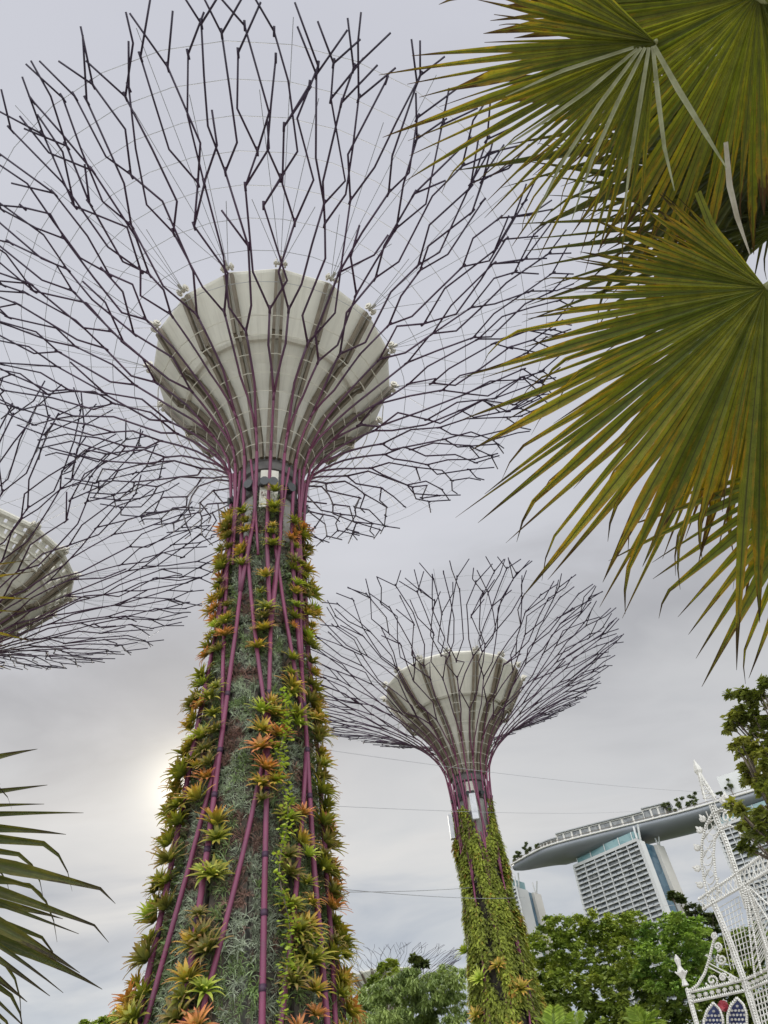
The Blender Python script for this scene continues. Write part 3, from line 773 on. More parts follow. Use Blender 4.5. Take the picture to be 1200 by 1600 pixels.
# low palms at the bottom edge
PALMLEAF = leaf_mat('low_palm_leaf', [(0., (.16, .24, .035)), (1., (.32, .40, .08))], .35)
def feather_palm(label, x, y, d, seed, n=13, L=1.9):
    rng = random.Random(seed); c = at_h(x, y, d); root = empty('feather_palm', (c.x, c.y, 0), label, 'palm', 'low palms at the bottom edge')
    mb = MB(); mb.tube([(0, 0, 0), (.05, 0, c.z * .5), (0, 0, c.z)], [.16, .12, .1], 8); mb.build('trunk', BARK, root, True)
    for k in range(n):
        a = 2 * pi * k / n + rng.uniform(-.2, .2); e = radians(rng.uniform(25, 80)); d_ = Vector((cos(a) * cos(e), sin(a) * cos(e), sin(e))); p = Vector((0, 0, c.z)); fr = MB(); P = [p.copy()]
        for i in range(9):
            p = p + d_ * L / 9; d_ = (d_ + Vector((0, 0, -.14))).normalized(); P.append(p.copy())
            sd_ = d_.cross(Vector((0, 0, 1))).normalized()
            for j in range(3):
                q = p - d_ * L / 9 * j / 3
                for sg in (-1, 1):
                    l = .55 * sin(pi * (.12 + .8 * i / 9)) ; t = q + sd_ * sg * l + d_ * l * .55 + Vector((0, 0, -.12 * l)); w = d_ * .035
                    fr.add([tuple(q - w), tuple((q + t) / 2 + w), tuple(t), tuple((q + t) / 2 - w)], [(0, 1, 2, 3)], rng.random(), rng.random())
        fr.tube(P, .015, 4); fr.build('frond', PALMLEAF, root)
feather_palm('bright green feather palm tip at bottom edge below dark hedge', 1010, 1618, 40, 1, 15, 1.1)
feather_palm('broad leaved low palm at bottom edge right of the farther trunk', 898, 1620, 38, 2, 9, 1.0)
feather_palm('low palm half hidden at bottom edge, nearest to farther trunk', 868, 1618, 37, 3, 9, 1.0)

# ------------------------------------------------------------------ fan palm fronds overhead
def frond_mat(name, g1, g2, yel, brown, tr):
    m, t, p, out = new_mat(name)
    ta, ua, va = attr(t, 't'), attr(t, 'x'), attr(t, 'v')
    co = obco(t)
    cv = N(t, 'ShaderNodeCombineXYZ'); t.links.new(math_n(t, 'MULTIPLY', va, 91.), cv.inputs[0]); t.links.new(math_n(t, 'MULTIPLY', ta, 8.), cv.inputs[1]); t.links.new(math_n(t, 'MULTIPLY', ua, 1.1), cv.inputs[2])
    n1 = noise_n(t, cv.outputs[0], 1.6, 6, .7); n2 = noise_n(t, co, 60., 3, .6); n3 = noise_n(t, co, 3.2, 3, .5)
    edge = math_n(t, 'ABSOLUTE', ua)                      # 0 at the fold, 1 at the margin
    c = mix_n(t, va, g1, g2)
    pass
    # fine lengthwise veins
    vein = math_n(t, 'MULTIPLY', math_n(t, 'ADD', math_n(t, 'SINE', math_n(t, 'MULTIPLY', ua, 26.)), 1.), .12)
    c = mix_n(t, vein, c, (.03, .032, .008))
    yl = math_n(t, 'ADD', math_n(t, 'ADD', math_n(t, 'MULTIPLY', edge, .42), math_n(t, 'MULTIPLY', math_n(t, 'POWER', ta, 1.6), .62)), math_n(t, 'MULTIPLY', math_n(t, 'SUBTRACT', n1, .5), 1.7))
    yl = math_n(t, 'ADD', yl, math_n(t, 'MULTIPLY', math_n(t, 'SUBTRACT', va, .5), .12))
    yf = ramp_n(t, yl, [(.46, (0, 0, 0)), (.84, (1, 1, 1))])
    c = mix_n(t, math_n(t, 'MULTIPLY', yf, .85), c, mix_n(t, n2, yel, (yel[0] * .6, yel[1] * .55, yel[2] * .5)))
    br = math_n(t, 'ADD', math_n(t, 'MULTIPLY', math_n(t, 'POWER', ta, 3.0), .75), math_n(t, 'ADD', math_n(t, 'MULTIPLY', edge, .16), math_n(t, 'MULTIPLY', math_n(t, 'SUBTRACT', n1, .5), 1.1)))
    br = math_n(t, 'ADD', br, math_n(t, 'MULTIPLY', math_n(t, 'SUBTRACT', n3, .5), .5))
    bf = ramp_n(t, br, [(.52, (0, 0, 0)), (.63, (1, 1, 1))])
    c = mix_n(t, bf, c, brown)
    spot = ramp_n(t, noise_n(t, co, 140., 2, .5), [(.60, (0, 0, 0)), (.72, (1, 1, 1))]); c = mix_n(t, math_n(t, 'MULTIPLY', spot, .55), c, (.06, .045, .015))
    mot = ramp_n(t, noise_n(t, co, 18., 5, .7), [(.35, (.72, .74, .7)), (.65, (1.18, 1.15, 1.0))]); c = mix_n(t, 1.0, c, mot, 'MULTIPLY')
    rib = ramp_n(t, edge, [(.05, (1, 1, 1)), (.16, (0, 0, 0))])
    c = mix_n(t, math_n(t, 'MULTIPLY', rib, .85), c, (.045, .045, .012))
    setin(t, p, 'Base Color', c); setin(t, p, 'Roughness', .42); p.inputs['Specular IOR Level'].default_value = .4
    bump(t, p, math_n(t, 'SINE', math_n(t, 'MULTIPLY', ua, 26.)), .25, .002)
    tl = N(t, 'ShaderNodeBsdfTranslucent'); t.links.new(mix_n(t, 1.0, c, (2.3, 2.25, .75), 'MULTIPLY'), tl.inputs[0])
    ms = N(t, 'ShaderNodeMixShader'); ms.inputs[0].default_value = tr
    t.links.new(p.outputs[0], ms.inputs[1]); t.links.new(tl.outputs[0], ms.inputs[2]); t.links.new(ms.outputs[0], out.inputs[0])
    return m
FM_B = frond_mat('frond_olive', (.09, .12, .022), (.21, .225, .032), (.40, .22, .025), (.035, .02, .012), .42)
FM_A = frond_mat('frond_deep_olive', (.075, .095, .018), (.15, .16, .026), (.30, .18, .022), (.05, .025, .012), .40)
FM_Y = frond_mat('frond_yellowing', (.16, .15, .015), (.28, .22, .02), (.50, .28, .02), (.06, .03, .015), .5)
FM_D = frond_mat('frond_dark_green', (.03, .042, .014), (.055, .068, .02), (.12, .11, .03), (.03, .022, .015), .30)
DEAD = mat_noise('dry_leaf', (.28, .25, .18), (.46, .43, .34), 12, .7)
PETI = mat_noise('petiole_green', (.12, .13, .04), (.20, .20, .07), 5, .5)
def ang_len(keys, a):
    if a <= keys[0][0]: return keys[0][1]
    for (p, q), (r, s_) in zip(keys, keys[1:]):
        if a <= r: return q + (s_ - q) * (a - p) / (r - p)
    return keys[-1][1]
def frond(root, hub, D, keys, step, mat, seed, crown, tilt=.12, split=.55, droop=.06, jag=.07, broken=.12, wk=1.0, pet=.016, back=0.0):
    """a fan leaf: hub seen at pixel hub, D metres off; keys give the reach (in pixels) of its segments by direction (deg)"""
    rng = random.Random(seed); H = at_d(*hub, D); v = ray(*hub); e1 = (CR - v * CR.dot(v)).normalized(); e2 = (CU - v * CU.dot(v)); e2 = (e2 - e1 * e2.dot(e1)).normalized()
    mb = MB(); a = keys[0][0]; end = keys[-1][0]; base = root.location; k = 0
    while a < end:
        da = step * rng.uniform(.86, 1.14); am = radians(a + da / 2); L0 = ang_len(keys, a + da / 2) * (1 + rng.gauss(-.02, jag * 1.4))
        tipx = (hub[0] + L0 * cos(am), hub[1] - L0 * sin(am)); tip = at_d(tipx[0], tipx[1], D + tilt * D * (L0 / 450) + rng.gauss(0, .05))
        d = tip - H; L = d.length; d.normalize(); side = d.cross(v).normalized(); nrm = side.cross(d)      # nrm along view
        half = math.tan(radians(da) / 2) * wk; sp = split * rng.uniform(.72, 1.18); m = 14; vs = []; ts = []; xs = []
        va = rng.random(); dr = droop * rng.uniform(.5, 1.6); kink = rng.random() < broken * 1.8; kq = rng.uniform(.72, .9); tw = rng.gauss(0, .7); bnd = rng.gauss(0, .02)
        P = H.copy(); dirn = d.copy(); sgn = 1 if k % 2 else 1
        for i in range(m + 1):
            q = i / m
            if q <= sp: w = half * L * q + .0012
            else:
                f = (q - sp) / (1 - sp); w = half * L * sp * (1 - f ** 1.05) * (1 - .25 * f * (1 - f)) + .0008
            fold = .95 * w if q < sp else .95 * w * (1 + .6 * (q - sp))
            g = q - .3 if q > .3 else 0
            pos = P
            aa = tw * max(0, q - sp); sdv = side * cos(aa) + nrm * sin(aa); nv = nrm * cos(aa) - side * sin(aa)
            for xx, ww, ff in ((-1, -1, 0), (-.5, -.5, .5), (0, 0, 1), (.5, .5, .5), (1, 1, 0)):
                vs.append(tuple(pos + sdv * w * ww + nv * fold * ff - base)); ts.append(q); xs.append(xx)
            dirn = dirn + Vector((0, 0, -dr * g * .16)) + side * bnd * q * .3
            if kink and q > kq: dirn = dirn + Vector((0, 0, -.55))
            dirn.normalize(); P = P + dirn * (L / m)
        fs = []
        for i in range(m):
            for j in range(4): b = i * 5 + j; fs.append((b, b + 1, b + 6, b + 5))
        mb.add(vs, fs, ts, va, xs); a += da; k += 1
    fo = mb.build('frond', mat, root, True)
    pm = MB(); C = Vector(crown); mid = H.lerp(C, .5) + Vector((0, 0, .10)); e = H + (H - C).normalized() * -.02
    hb = H + v * back
    if back: mid = hb.lerp(C, .5) + v * .1
    pm.tube([C - base, mid - base] + ([hb - base] if back else []) + [H - base], [pet * 1.6, pet * 1.15] + ([pet * .9] if back else []) + [pet * .5 if back else pet], 8); pm.build('petiole', PETI, fo, True)
    return fo, H
pc = at_d(1480, 330, 3.5)
palm = empty('fan_palm', (pc.x, pc.y, 0), 'large olive fan palm whose fronds hang over the upper right corner', 'palm', 'fan palms close to the camera')
pc = Vector(pc)
frond(palm, (1196, 450), 3.0, [(128, 170), (140, 205), (163, 260), (175, 320), (182, 395), (190, 440), (207, 465), (216, 545), (224, 560), (233, 530), (248, 530), (260, 530), (268, 525), (285, 480), (330, 380)], 3.5, FM_B, 2, pc, .03, .60, .13, .09, .16, 1.0)
frond(palm, (1024, 66), 2.75, [(135, 230), (160, 280), (176, 300), (181, 320), (186, 425), (200, 448), (213, 405), (226, 395), (240, 380), (255, 350), (264, 300)], 3.1, FM_A, 3, pc, .03, .50, .12, .07, .16, 1.0, back=.75)
frond(palm, (1185, -10), 3.1, [(150, 420), (172, 455), (180, 440), (200, 430), (225, 450), (246, 460), (268, 380), (300, 320), (330, 300)], 3.0, FM_A, 4, pc, .05, .70, .06, .06, .1, 1.08)
frond(palm, (1245, 335), 3.55, [(135, 330), (150, 400), (165, 430), (180, 440), (192, 450), (204, 430), (218, 390)], 3.6, FM_D, 5, pc, .06, .45, .05, .05, .1)
frond(palm, (1235, 455), 3.5, [(170, 400), (186, 470), (200, 485), (214, 500), (228, 520), (245, 540), (262, 540)], 4.0, FM_A, 12, pc, .04, .45, .10, .10, .15)
frond(palm, (1222, 425), 3.35, [(222, 330), (235, 400), (250, 440), (265, 480), (285, 480), (310, 400)], 3.6, FM_Y, 6, pc, .06, .62, .05, .06, .1)
frond(palm, (1290, 715), 3.4, [(192, 290), (205, 340), (221, 355), (237, 375), (252, 385), (275, 390), (300, 330)], 5.2, FM_B, 7, pc, .04, .45, .05, .05, .15)
frond(palm, (1240, 170), 3.5, [(150, 420), (170, 440), (190, 450), (205, 450), (225, 430), (245, 380), (265, 300)], 3.4, FM_D, 9, pc, .05, .55, .06, .06, .1)
frond(palm, (1215, 230), 3.75, [(120, 260), (150, 330), (180, 330), (205, 330), (230, 300), (255, 280)], 4.0, FM_D, 8, pc, .05, .55, .05, .06, .1)
# folded pale segments hanging out of the upper leaf
def dry_strip(root, pts, D, w, mat, label='dry_segment'):
    mb = MB(); base = root.location; P = [at_d(x, y, D) for x, y in pts]; n = len(P); vs = []; fs = []
    for i, p in enumerate(P):
        d = (P[min(i + 1, n - 1)] - P[max(i - 1, 0)]).normalized(); v = ray(*pts[i]); s_ = d.cross(v).normalized(); k = w * (1 - (i / (n - 1)) ** 2 * .85) * (.55 + .45 * min(1, i / 1.5))
        vs += [tuple(p - s_ * k - base), tuple(p + v * k * .6 - base), tuple(p + s_ * k - base)]
    for i in range(n - 1): b = i * 3; fs += [(b, b + 1, b + 4, b + 3), (b + 1, b + 2, b + 5, b + 4)]
    mb.add(vs, fs, [i // 3 / n for i in range(3 * n)], .6, [(-1, 0, 1)[i % 3] for i in range(3 * n)]); mb.build(label, mat, root, True)
PALE = mat_noise('pale_leaf_underside', (.17, .18, .08), (.33, .34, .20), 14, .5)
for pts, w in (([(1022, 72), (1060, 140), (1100, 205), (1135, 262)], .011), ([(1020, 72), (1028, 150), (1038, 230), (1054, 298)], .0095), ([(1014, 74), (1000, 160), (985, 250), (975, 332)], .0095),
               ([(1008, 74), (965, 160), (925, 250), (893, 345)], .009), ([(1002, 74), (935, 165), (875, 260), (830, 350)], .0085), ([(996, 76), (920, 140), (850, 190), (780, 235)], .008), ([(990, 74), (880, 110), (790, 150)], .008)):
    dry_strip(palm, pts, 2.70, w, PALE)
dry_strip(palm, [(1134, 222), (1140, 290), (1152, 340), (1172, 398)], 2.85, .012, DEAD)
dry_strip(palm, [(1090, 300), (1110, 350), (1150, 400)], 2.98, .02, FM_B)
mb = MB(); pz = pc.z; mb.tube([(0, 0, 0), (.04, .03, pz * .4), (0, 0, pz + .25)], [.22, .17, .15], 14); mb.build('trunk', BARK, palm, True)
# fronds on the far side of the crown
for k, (hx, hy, D) in enumerate(((1750, 100, 3.6), (1800, 500, 3.8), (1600, 800, 3.9))):
    frond(palm, (hx, hy), D, [(-120, 330), (-60, 420), (0, 450), (60, 420), (110, 330)], 5.0, FM_B, 20 + k, pc, .1, .55, .1, .05, .1)

lc = at_d(-620, 1330, 3.4); lc = Vector(lc)
palm2 = empty('fan_palm', (lc.x, lc.y, 0), 'dark green fan palm with pointed frond tips entering at the lower left edge', 'palm', 'fan palms close to the camera')
frond(palm2, (-330, 1285), 2.9, [(-62, 480), (-38, 505), (-26, 505), (-12, 485), (-2, 450), (6, 400), (12, 385), (18, 370)], 3.5, FM_D, 33, lc, .02, .60, .15, .05, .18, .98)
frond(palm2, (-290, 1365), 3.05, [(-70, 400), (-45, 420), (-30, 435), (-14, 430), (-4, 410), (4, 330)], 5.4, FM_D, 35, lc, .03, .55, .22, .05, .35, .8)
frond(palm2, (-330, 930), 3.1, [(-30, 340), (-12, 375), (-4, 385), (2, 395), (8, 395), (14, 370), (40, 320)], 4.6, FM_B, 34, lc, .0, .5, .03, .03, .0)
mb = MB(); mb.tube([(0, 0, 0), (.05, 0, lc.z * .5), (0, 0, lc.z + .2)], [.2, .16, .14], 12); mb.build('trunk', BARK, palm2, True)

# ------------------------------------------------------------------ hotel
HWALL = mat_noise('hotel_wall', (.48, .47, .45), (.56, .55, .52), .03, .6)
HBEIGE = mat_noise('hotel_rear_wall', (.46, .43, .38), (.54, .51, .46), .03, .6)
def fac_mat():
    m, t, p, o = new_mat('facade_paint'); v = attr(t, 'v'); f = noise_n(t, geo_pos(t), .04, 4, .5)
    c = ramp_n(t, v, [(0., (.24, .26, .275)), (.3, (.36, .375, .38)), (.35, (.44, .43, .41)), (1., (.44, .43, .41))], 'LINEAR')
    setin(t, p, 'Base Color', mix_n(t, math_n(t, 'MULTIPLY', f, .3), c, (.4, .39, .37))); setin(t, p, 'Roughness', .5); return m
HFAC = fac_mat()
def glass_mat(name, c1, c2, sx, sz):
    m, t, p, o = new_mat(name); co = N(t, 'ShaderNodeTexCoord').outputs['UV']
    br = N(t, 'ShaderNodeTexBrick'); t.links.new(geo_pos(t), br.inputs[0])
    wn = N(t, 'ShaderNodeTexVoronoi'); wn.inputs['Scale'].default_value = sx; t.links.new(geo_pos(t), wn.inputs['Vector'])
    sp = N(t, 'ShaderNodeSeparateColor'); t.links.new(wn.outputs['Color'], sp.inputs[0])
    setin(t, p, 'Base Color', mix_n(t, sp.outputs[0], c1, c2)); setin(t, p, 'Roughness', .12); p.inputs['Specular IOR Level'].default_value = .6
    return m
HGLASS = glass_mat('hotel_window_glass', (.03, .038, .045), (.20, .20, .19), .33, 1)
HBLUE = glass_mat('atrium_glass', (.035, .075, .11), (.08, .14, .18), .2, 1)
HTEAL = glass_mat('parapet_glass', (.12, .22, .23), (.2, .31, .31), .1, 1)
HULL = None
def hull_mat():
    m, t, p, o = new_mat('hull_cladding'); w = N(t, 'ShaderNodeTexWave'); w.inputs['Scale'].default_value = .30; w.inputs['Distortion'].default_value = 0
    mp = N(t, 'ShaderNodeMapping'); mp.inputs['Rotation'].default_value = (0, 0, radians(60)); t.links.new(geo_pos(t), mp.inputs[0]); t.links.new(mp.outputs[0], w.inputs[0])
    f = noise_n(t, geo_pos(t), .05, 4, .5); c = mix_n(t, f, (.17, .176, .188), (.26, .266, .28)); c = mix_n(t, math_n(t, 'MULTIPLY', w.outputs['Fac'], .3), c, (.2, .205, .215))
    setin(t, p, 'Base Color', c); setin(t, p, 'Roughness', .45); setin(t, p, 'Metallic', .35); return m
HULL = hull_mat()
hc = at_z(960, 1330, 187)
hotel = empty('hotel', (hc.x, hc.y, 0), 'three tower hotel with boat shaped rooftop deck beyond the trees', 'hotel')
HB = hotel.location
def quadgrid(mb, A, B, C, D, nu, nv):      # A-B bottom, D-C top
    vs = [tuple(A.lerp(B, i / nu).lerp(D.lerp(C, i / nu), j / nv)) for j in range(nv + 1) for i in range(nu + 1)]
    fs = [(j * (nu + 1) + i, j * (nu + 1) + i + 1, (j + 1) * (nu + 1) + i + 1, (j + 1) * (nu + 1) + i) for j in range(nv) for i in range(nu)]
    mb.add(vs, fs)
def tower(pxA, pxB, bays, shiftA, shiftB, ztop=187., end=(9., 15., 11.), drawf=True):
    A = at_z(*pxA, ztop) - HB; B = at_z(*pxB, ztop) - HB; e = (B - A); e.z = 0; W_ = e.length; e.normalize(); n = Vector((-e.y, e.x, 0))   # n points away
    if n.y < 0: n = -n
    A0 = A + e * shiftA[0] - n * shiftA[1]; B0 = B + e * shiftB[0] - n * shiftB[1]; A0.z = B0.z = 0
    root = tag(bpy.data.objects.new('tower', None)); COL.objects.link(root); root.parent = hotel
    t1, t2, t3 = end; up = Vector((0, 0, 1))
    def slab(name, mat, a0, b0, a1, b1, th):
        mb = MB(); q = [a0, b0, b0 + n * th, a0 + n * th, a1, b1, b1 + n * th, a1 + n * th]; mb.add([tuple(v) for v in q], [(0, 3, 2, 1), (4, 5, 6, 7), (0, 1, 5, 4), (1, 2, 6, 5), (2, 3, 7, 6), (3, 0, 4, 7)])
        return mb.build(name, mat, root)
    slab('front_wall', HWALL, A0 + n * 1.2, B0 + n * 1.2, A + n * 1.2, B + n * 1.2, t1 - 1.2)
    slab('atrium', HBLUE, A0.lerp(B0, .03) + n * t1, B0 - e * 2.5 + n * t1, A + e * 2 + n * t1, B - e * 2.5 + n * t1, t2)
    sh = 3.0; slab('rear_wall', HBEIGE, A0 + n * (t1 + t2), B0 + e * sh + n * (t1 + t2), A + n * (t1 + t2), B + n * (t1 + t2), t3)
    if drawf:
        mb = MB(); q0, q1 = .015, .985
        quadgrid(mb, A0.lerp(B0, q0) + n * 1.1, A0.lerp(B0, q1) + n * 1.1, A.lerp(B, q1) + n * 1.1, A.lerp(B, q0) + n * 1.1, 40, 55); mb.build('window_wall', HGLASS, root)
        mb = MB(); fl = 52
        for k in range(fl + 1):
            f = k / fl; mb.bar(A0.lerp(A, f) - e * .3, B0.lerp(B, f) + e * .3, 1.9, .54 if k < fl else 2.2, v=1.)
        for k in range(bays + 1):
            f = k / bays; mb.bar(A0.lerp(B0, f) + n * .25, A.lerp(B, f) + n * .25, .7 if 0 < k < bays else 1.6, 2.0, up=n, v=1.)
        rng = random.Random(int(pxA[0]))
        for k in range(fl):
            for j in range(bays):
                for i_ in range(2):
                    f0 = (j + .08 + .46 * i_) / bays; f1 = f0 + .38 / bays; f = k / fl; g = (k + rng.choice((.36, .38, .40))) / fl
                    if rng.random() < .93:
                        a, b = A0.lerp(B0, f0).lerp(A.lerp(B, f0), f), A0.lerp(B0, f1).lerp(A.lerp(B, f1), f); c_, d_ = A0.lerp(B0, f1).lerp(A.lerp(B, f1), g), A0.lerp(B0, f0).lerp(A.lerp(B, f0), g)
                        mb.add([tuple(q - n * .2) for q in (a, b, c_, d_)] + [tuple(q + n * .0) for q in (a, b, c_, d_)], [(0, 1, 2, 3), (5, 4, 7, 6), (0, 4, 5, 1), (3, 2, 6, 7)], 0, rng.uniform(0, .3))
        mb.build('facade', HFAC, root)
    mb = MB(); z1 = 7.5; a, b = A + e * 4 + n * 1.5, B - e * 3 + n * 1.5
    mb.add([tuple(v) for v in (a, b, b + n * t1, a + n * t1, a + up * z1, b + up * z1, b + n * t1 + up * z1, a + n * t1 + up * z1)], [(0, 1, 5, 4), (1, 2, 6, 5), (2, 3, 7, 6), (3, 0, 4, 7), (4, 5, 6, 7)]); mb.build('sky_lobby', HTEAL, root)
    mb = MB()
    for f in (.0, .25, .5, .75, .97): mb.bar(a.lerp(b, f) - n * .6, a.lerp(b, f) - n * .6 + up * z1, .5, .5, up=n)
    for dx in (0, 5): mb.bar(B + n * (2 + dx * .8) - e * 1.5, B + n * (5 - dx * .2) - e * (3 - dx) + up * 12, 1.1, 1.1, up=n)
    for dx in (0, 5): mb.bar(B + n * (t1 + t2 + 3 + dx * .4), B + n * (t1 + t2 + 3) - e * (1 - dx) + up * 9, .9, .9, up=n)
    mb.build('strut', HWALL, root)
    return A, B, e, n

tower((897, 1354), (996, 1312), 6, (2, 4), (17, 10))
tower((760, 1402), (807, 1386), 4, (0, 4), (12, 8), end=(18., 9., 12.))
tower((1117, 1294), (1245, 1250), 6, (2, 4), (17, 10))
# rooftop deck: a long boat hull
def skypark():
    root = bpy.data.objects.new('rooftop_deck', None); COL.objects.link(root); root.parent = hotel
    near = [at_z(x, y, 201) - HB for x, y in ((800, 1353), (830, 1336), (859, 1323), (922, 1306), (1007, 1285), (1063, 1271), (1120, 1255), (1200, 1231), (1260, 1210))]
    n = len(near); K = 40; pts = []
    for k in range(K + 1):
        f = k / K * (n - 1); i = min(int(f), n - 2); u = f - i
        p0, p1, p2, p3 = near[max(i - 1, 0)], near[i], near[i + 1], near[min(i + 2, n - 1)]
        pts.append(.5 * ((2 * p1) + (p2 - p0) * u + (2 * p0 - 5 * p1 + 4 * p2 - p3) * u * u + (3 * p1 - p0 - 3 * p2 + p3) * u ** 3))
    mb = MB(); vs = []; fs = []; m = 13; rows = []
    rail = []
    for k, p in enumerate(pts):
        q = pts[min(k + 1, K)] - pts[max(k - 1, 0)]; q.z = 0; q.normalize(); nn = Vector((-q.y, q.x, 0)); nn = nn if nn.y > 0 else -nn
        taper = min(1, .14 + (k / 9) ** .8) if k < 9 else 1; w = 40 * taper; dep = 8.6 * (.35 + .65 * taper)
        for j in range(m):
            a = pi * j / (m - 1); xx = w / 2 * (1 - cos(a)); zz = -dep * sin(a) ** .8
            vs.append(tuple(p + nn * xx + Vector((0, 0, zz))))
        for xx, zz in ((w - 1, 1.5), (1, 1.5)): vs.append(tuple(p + nn * xx + Vector((0, 0, zz))))
        rows.append((p, nn, q, w))
    M_ = m + 2
    for k in range(K):
        for j in range(M_): fs.append((k * M_ + j, (k + 1) * M_ + j, (k + 1) * M_ + (j + 1) % M_, k * M_ + (j + 1) % M_))
    fs.append(tuple(range(M_))); fs.append(tuple(K * M_ + j for j in range(M_ - 1, -1, -1)))
    mb.add(vs, fs); mb.build('hull', HULL, root, True)
    mb = MB(); mb.tube([r[0] + Vector((0, 0, 1.0)) - r[1] * .6 for r in rows], 0.75, 6); mb.build('edge_band', HBEIGE, root, True)
    mb = MB(); mb.tube([r[0] + Vector((0, 0, 3.4)) + r[1] * 1 for r in rows], .22, 4)
    for r in rows[::1]: mb.bar(r[0] + r[1] * 1 + Vector((0, 0, 1)), r[0] + r[1] * 1 + Vector((0, 0, 3.4)), .2, .2)
    mb.build('railing', BEAM, root)
    # the long pavilion with its row of dark openings, roof on top
    def pav(k0, k1, hgt, name, inset, roofmat, opening=True):
        mb = MB(); wv = MB(); rf = MB()
        for k in range(k0, k1):
            a, b = rows[k], rows[k + 1]; pa, pb = a[0] + a[1] * inset + Vector((0, 0, 1.5)), b[0] + b[1] * inset + Vector((0, 0, 1.5)); up = Vector((0, 0, hgt))
            th = a[1] * 12; u1 = Vector((0, 0, .8))
            wv.add([tuple(v) for v in (pa, pb, pb + up, pa + up, pa + th, pb + th, pb + th + up, pa + th + up)], [(0, 1, 2, 3), (4, 7, 6, 5), (3, 2, 6, 7), (0, 3, 7, 4), (1, 5, 6, 2)])
            mb.bar(pa - a[1] * .3, pb - b[1] * .3, 1.2, hgt * .36); mb.bar(pa - a[1] * .3 + up * .94, pb - b[1] * .3 + up * .94, 1.2, hgt * .12)
            q = pa - a[1] * .3; mb.bar(q, q + up, 1.5, 1.1, up=a[1])
            ra, rb = pa + up - a[1] * 2.5, pb + up - b[1] * 2.5
            rf.add([tuple(v) for v in (ra, rb, rb + b[1] * 17 + u1, ra + a[1] * 17 + u1, ra + u1, rb + u1, rb + b[1] * 17 + u1 * 2.6, ra + a[1] * 17 + u1 * 2.6)], [(0, 3, 2, 1), (0, 1, 5, 4), (4, 5, 6, 7), (3, 7, 6, 2), (0, 4, 7, 3), (1, 2, 6, 5)])
        o = mb.build(name, HBEIGE, root); wv.build('window', HGLASS, o); rf.build('roof', roofmat, o)
    ROOFG = mat_noise('deck_roof', (.22, .22, .22), (.34, .34, .33), .1, .6)
    pav(7, 11, 5., 'pavilion', 6, ROOFG); pav(11, 20, 8.0, 'pavilion', 6, ROOFG); pav(20, 24, 11.0, 'pavilion', 8, ROOFG)
    mb = MB(); r = rows[34]; p = r[0] + r[1] * 14 + Vector((0, 0, 12)); mb.box(p, r[2] * 26, r[1] * 8, Vector((0, 0, 9))); mb.box(p + Vector((0, 0, 10.5)) + r[2] * 6, r[2] * 12, r[1] * 5, Vector((0, 0, 1.5)))
    o = mb.build('plant_room', HWALL, root)
    return rows
rows = skypark()
DECKTREE = [(0., (.09, .11, .06)), (.5, (.15, .18, .09)), (1., (.22, .25, .12))]
def deck_tree(x, y, r, seed):
    p = at_z(x, y, 212.); rng = random.Random(seed)
    bl = [(p + Vector((rng.gauss(0, 2.3), rng.gauss(0, 2), rng.gauss(0, 2.2))) * r, 1.25 * r) for _ in range(8)]
    b = Vector((p.x, p.y, EYE + 201 + 1.5))
    return b, bl
for i, (x, y, r, lab) in enumerate(((806, 1333, 1.25, 'leftmost small tree on the tip of the rooftop deck'), (822, 1327, 1., 'thin tree on rooftop deck tip beside the leftmost'), (841, 1321, .95, 'second last rooftop tree before the long pavilion'), (850, 1323, .8, 'rooftop tree right beside the long pavilion'),
        (1037, 1258, .9, 'lone tree on rooftop deck right of the long pavilion'), (1063, 1254, 1.15, 'fuller rooftop tree left of the lattice spire'), (1082, 1250, 1.25, 'rooftop tree right next to the lattice spire'), (1128, 1240, .8, 'low rooftop tree just right of the lattice spire'), (1140, 1228, .7, 'narrow rooftop tree near the plant room'))):
    b, bl = deck_tree(x, y, r, i); make_tree('rooftop_tree', lab, b, bl, DECKTREE, 50 + i, .42, 1.0, .0, .35, 'trees on the hotel rooftop deck', limbs=True)

# ------------------------------------------------------------------ white lattice festival facade
LW = mat_noise('white_lattice_paint', (.47, .45, .40), (.64, .62, .57), 3, .6)
LD = 24.0
lb = at_h(1165, 1540, LD); lat = empty('lattice_tower', (lb.x, lb.y, 0), 'ornate white timber lattice tower with pointed spire at the right edge', 'festival structure')
LB = lat.location
def lp(x, y, k=0.0): return at_h(x, y, LD + k + (1120 - x) * .012) - LB
def lbar(mb, pts, r=.035, k=0., n=5): r *= .62; mb.tube([lp(x, y, k) for x, y in pts], r, n)
def lscallop(mb, pts, r, k=0., every=4.):      # a beaded strip: little bosses all along it
    for (a, b), (c, d) in zip(pts, pts[1:]):
        L = math.hypot(c - a, d - b); n = max(1, int(L / every))
        for i in range(n):
            p = lp(a + (c - a) * (i + .5) / n, b + (d - b) * (i + .5) / n, k - .04); mb.tube([p, p + Vector((0, 0, r * 1.1))], [r * .75, r * .2], 5)
def arc(cx, cy, rx, ry, a0, a1, n=14): return [(cx + rx * cos(radians(a0 + (a1 - a0) * i / n)), cy - ry * sin(radians(a0 + (a1 - a0) * i / n))) for i in range(n + 1)]
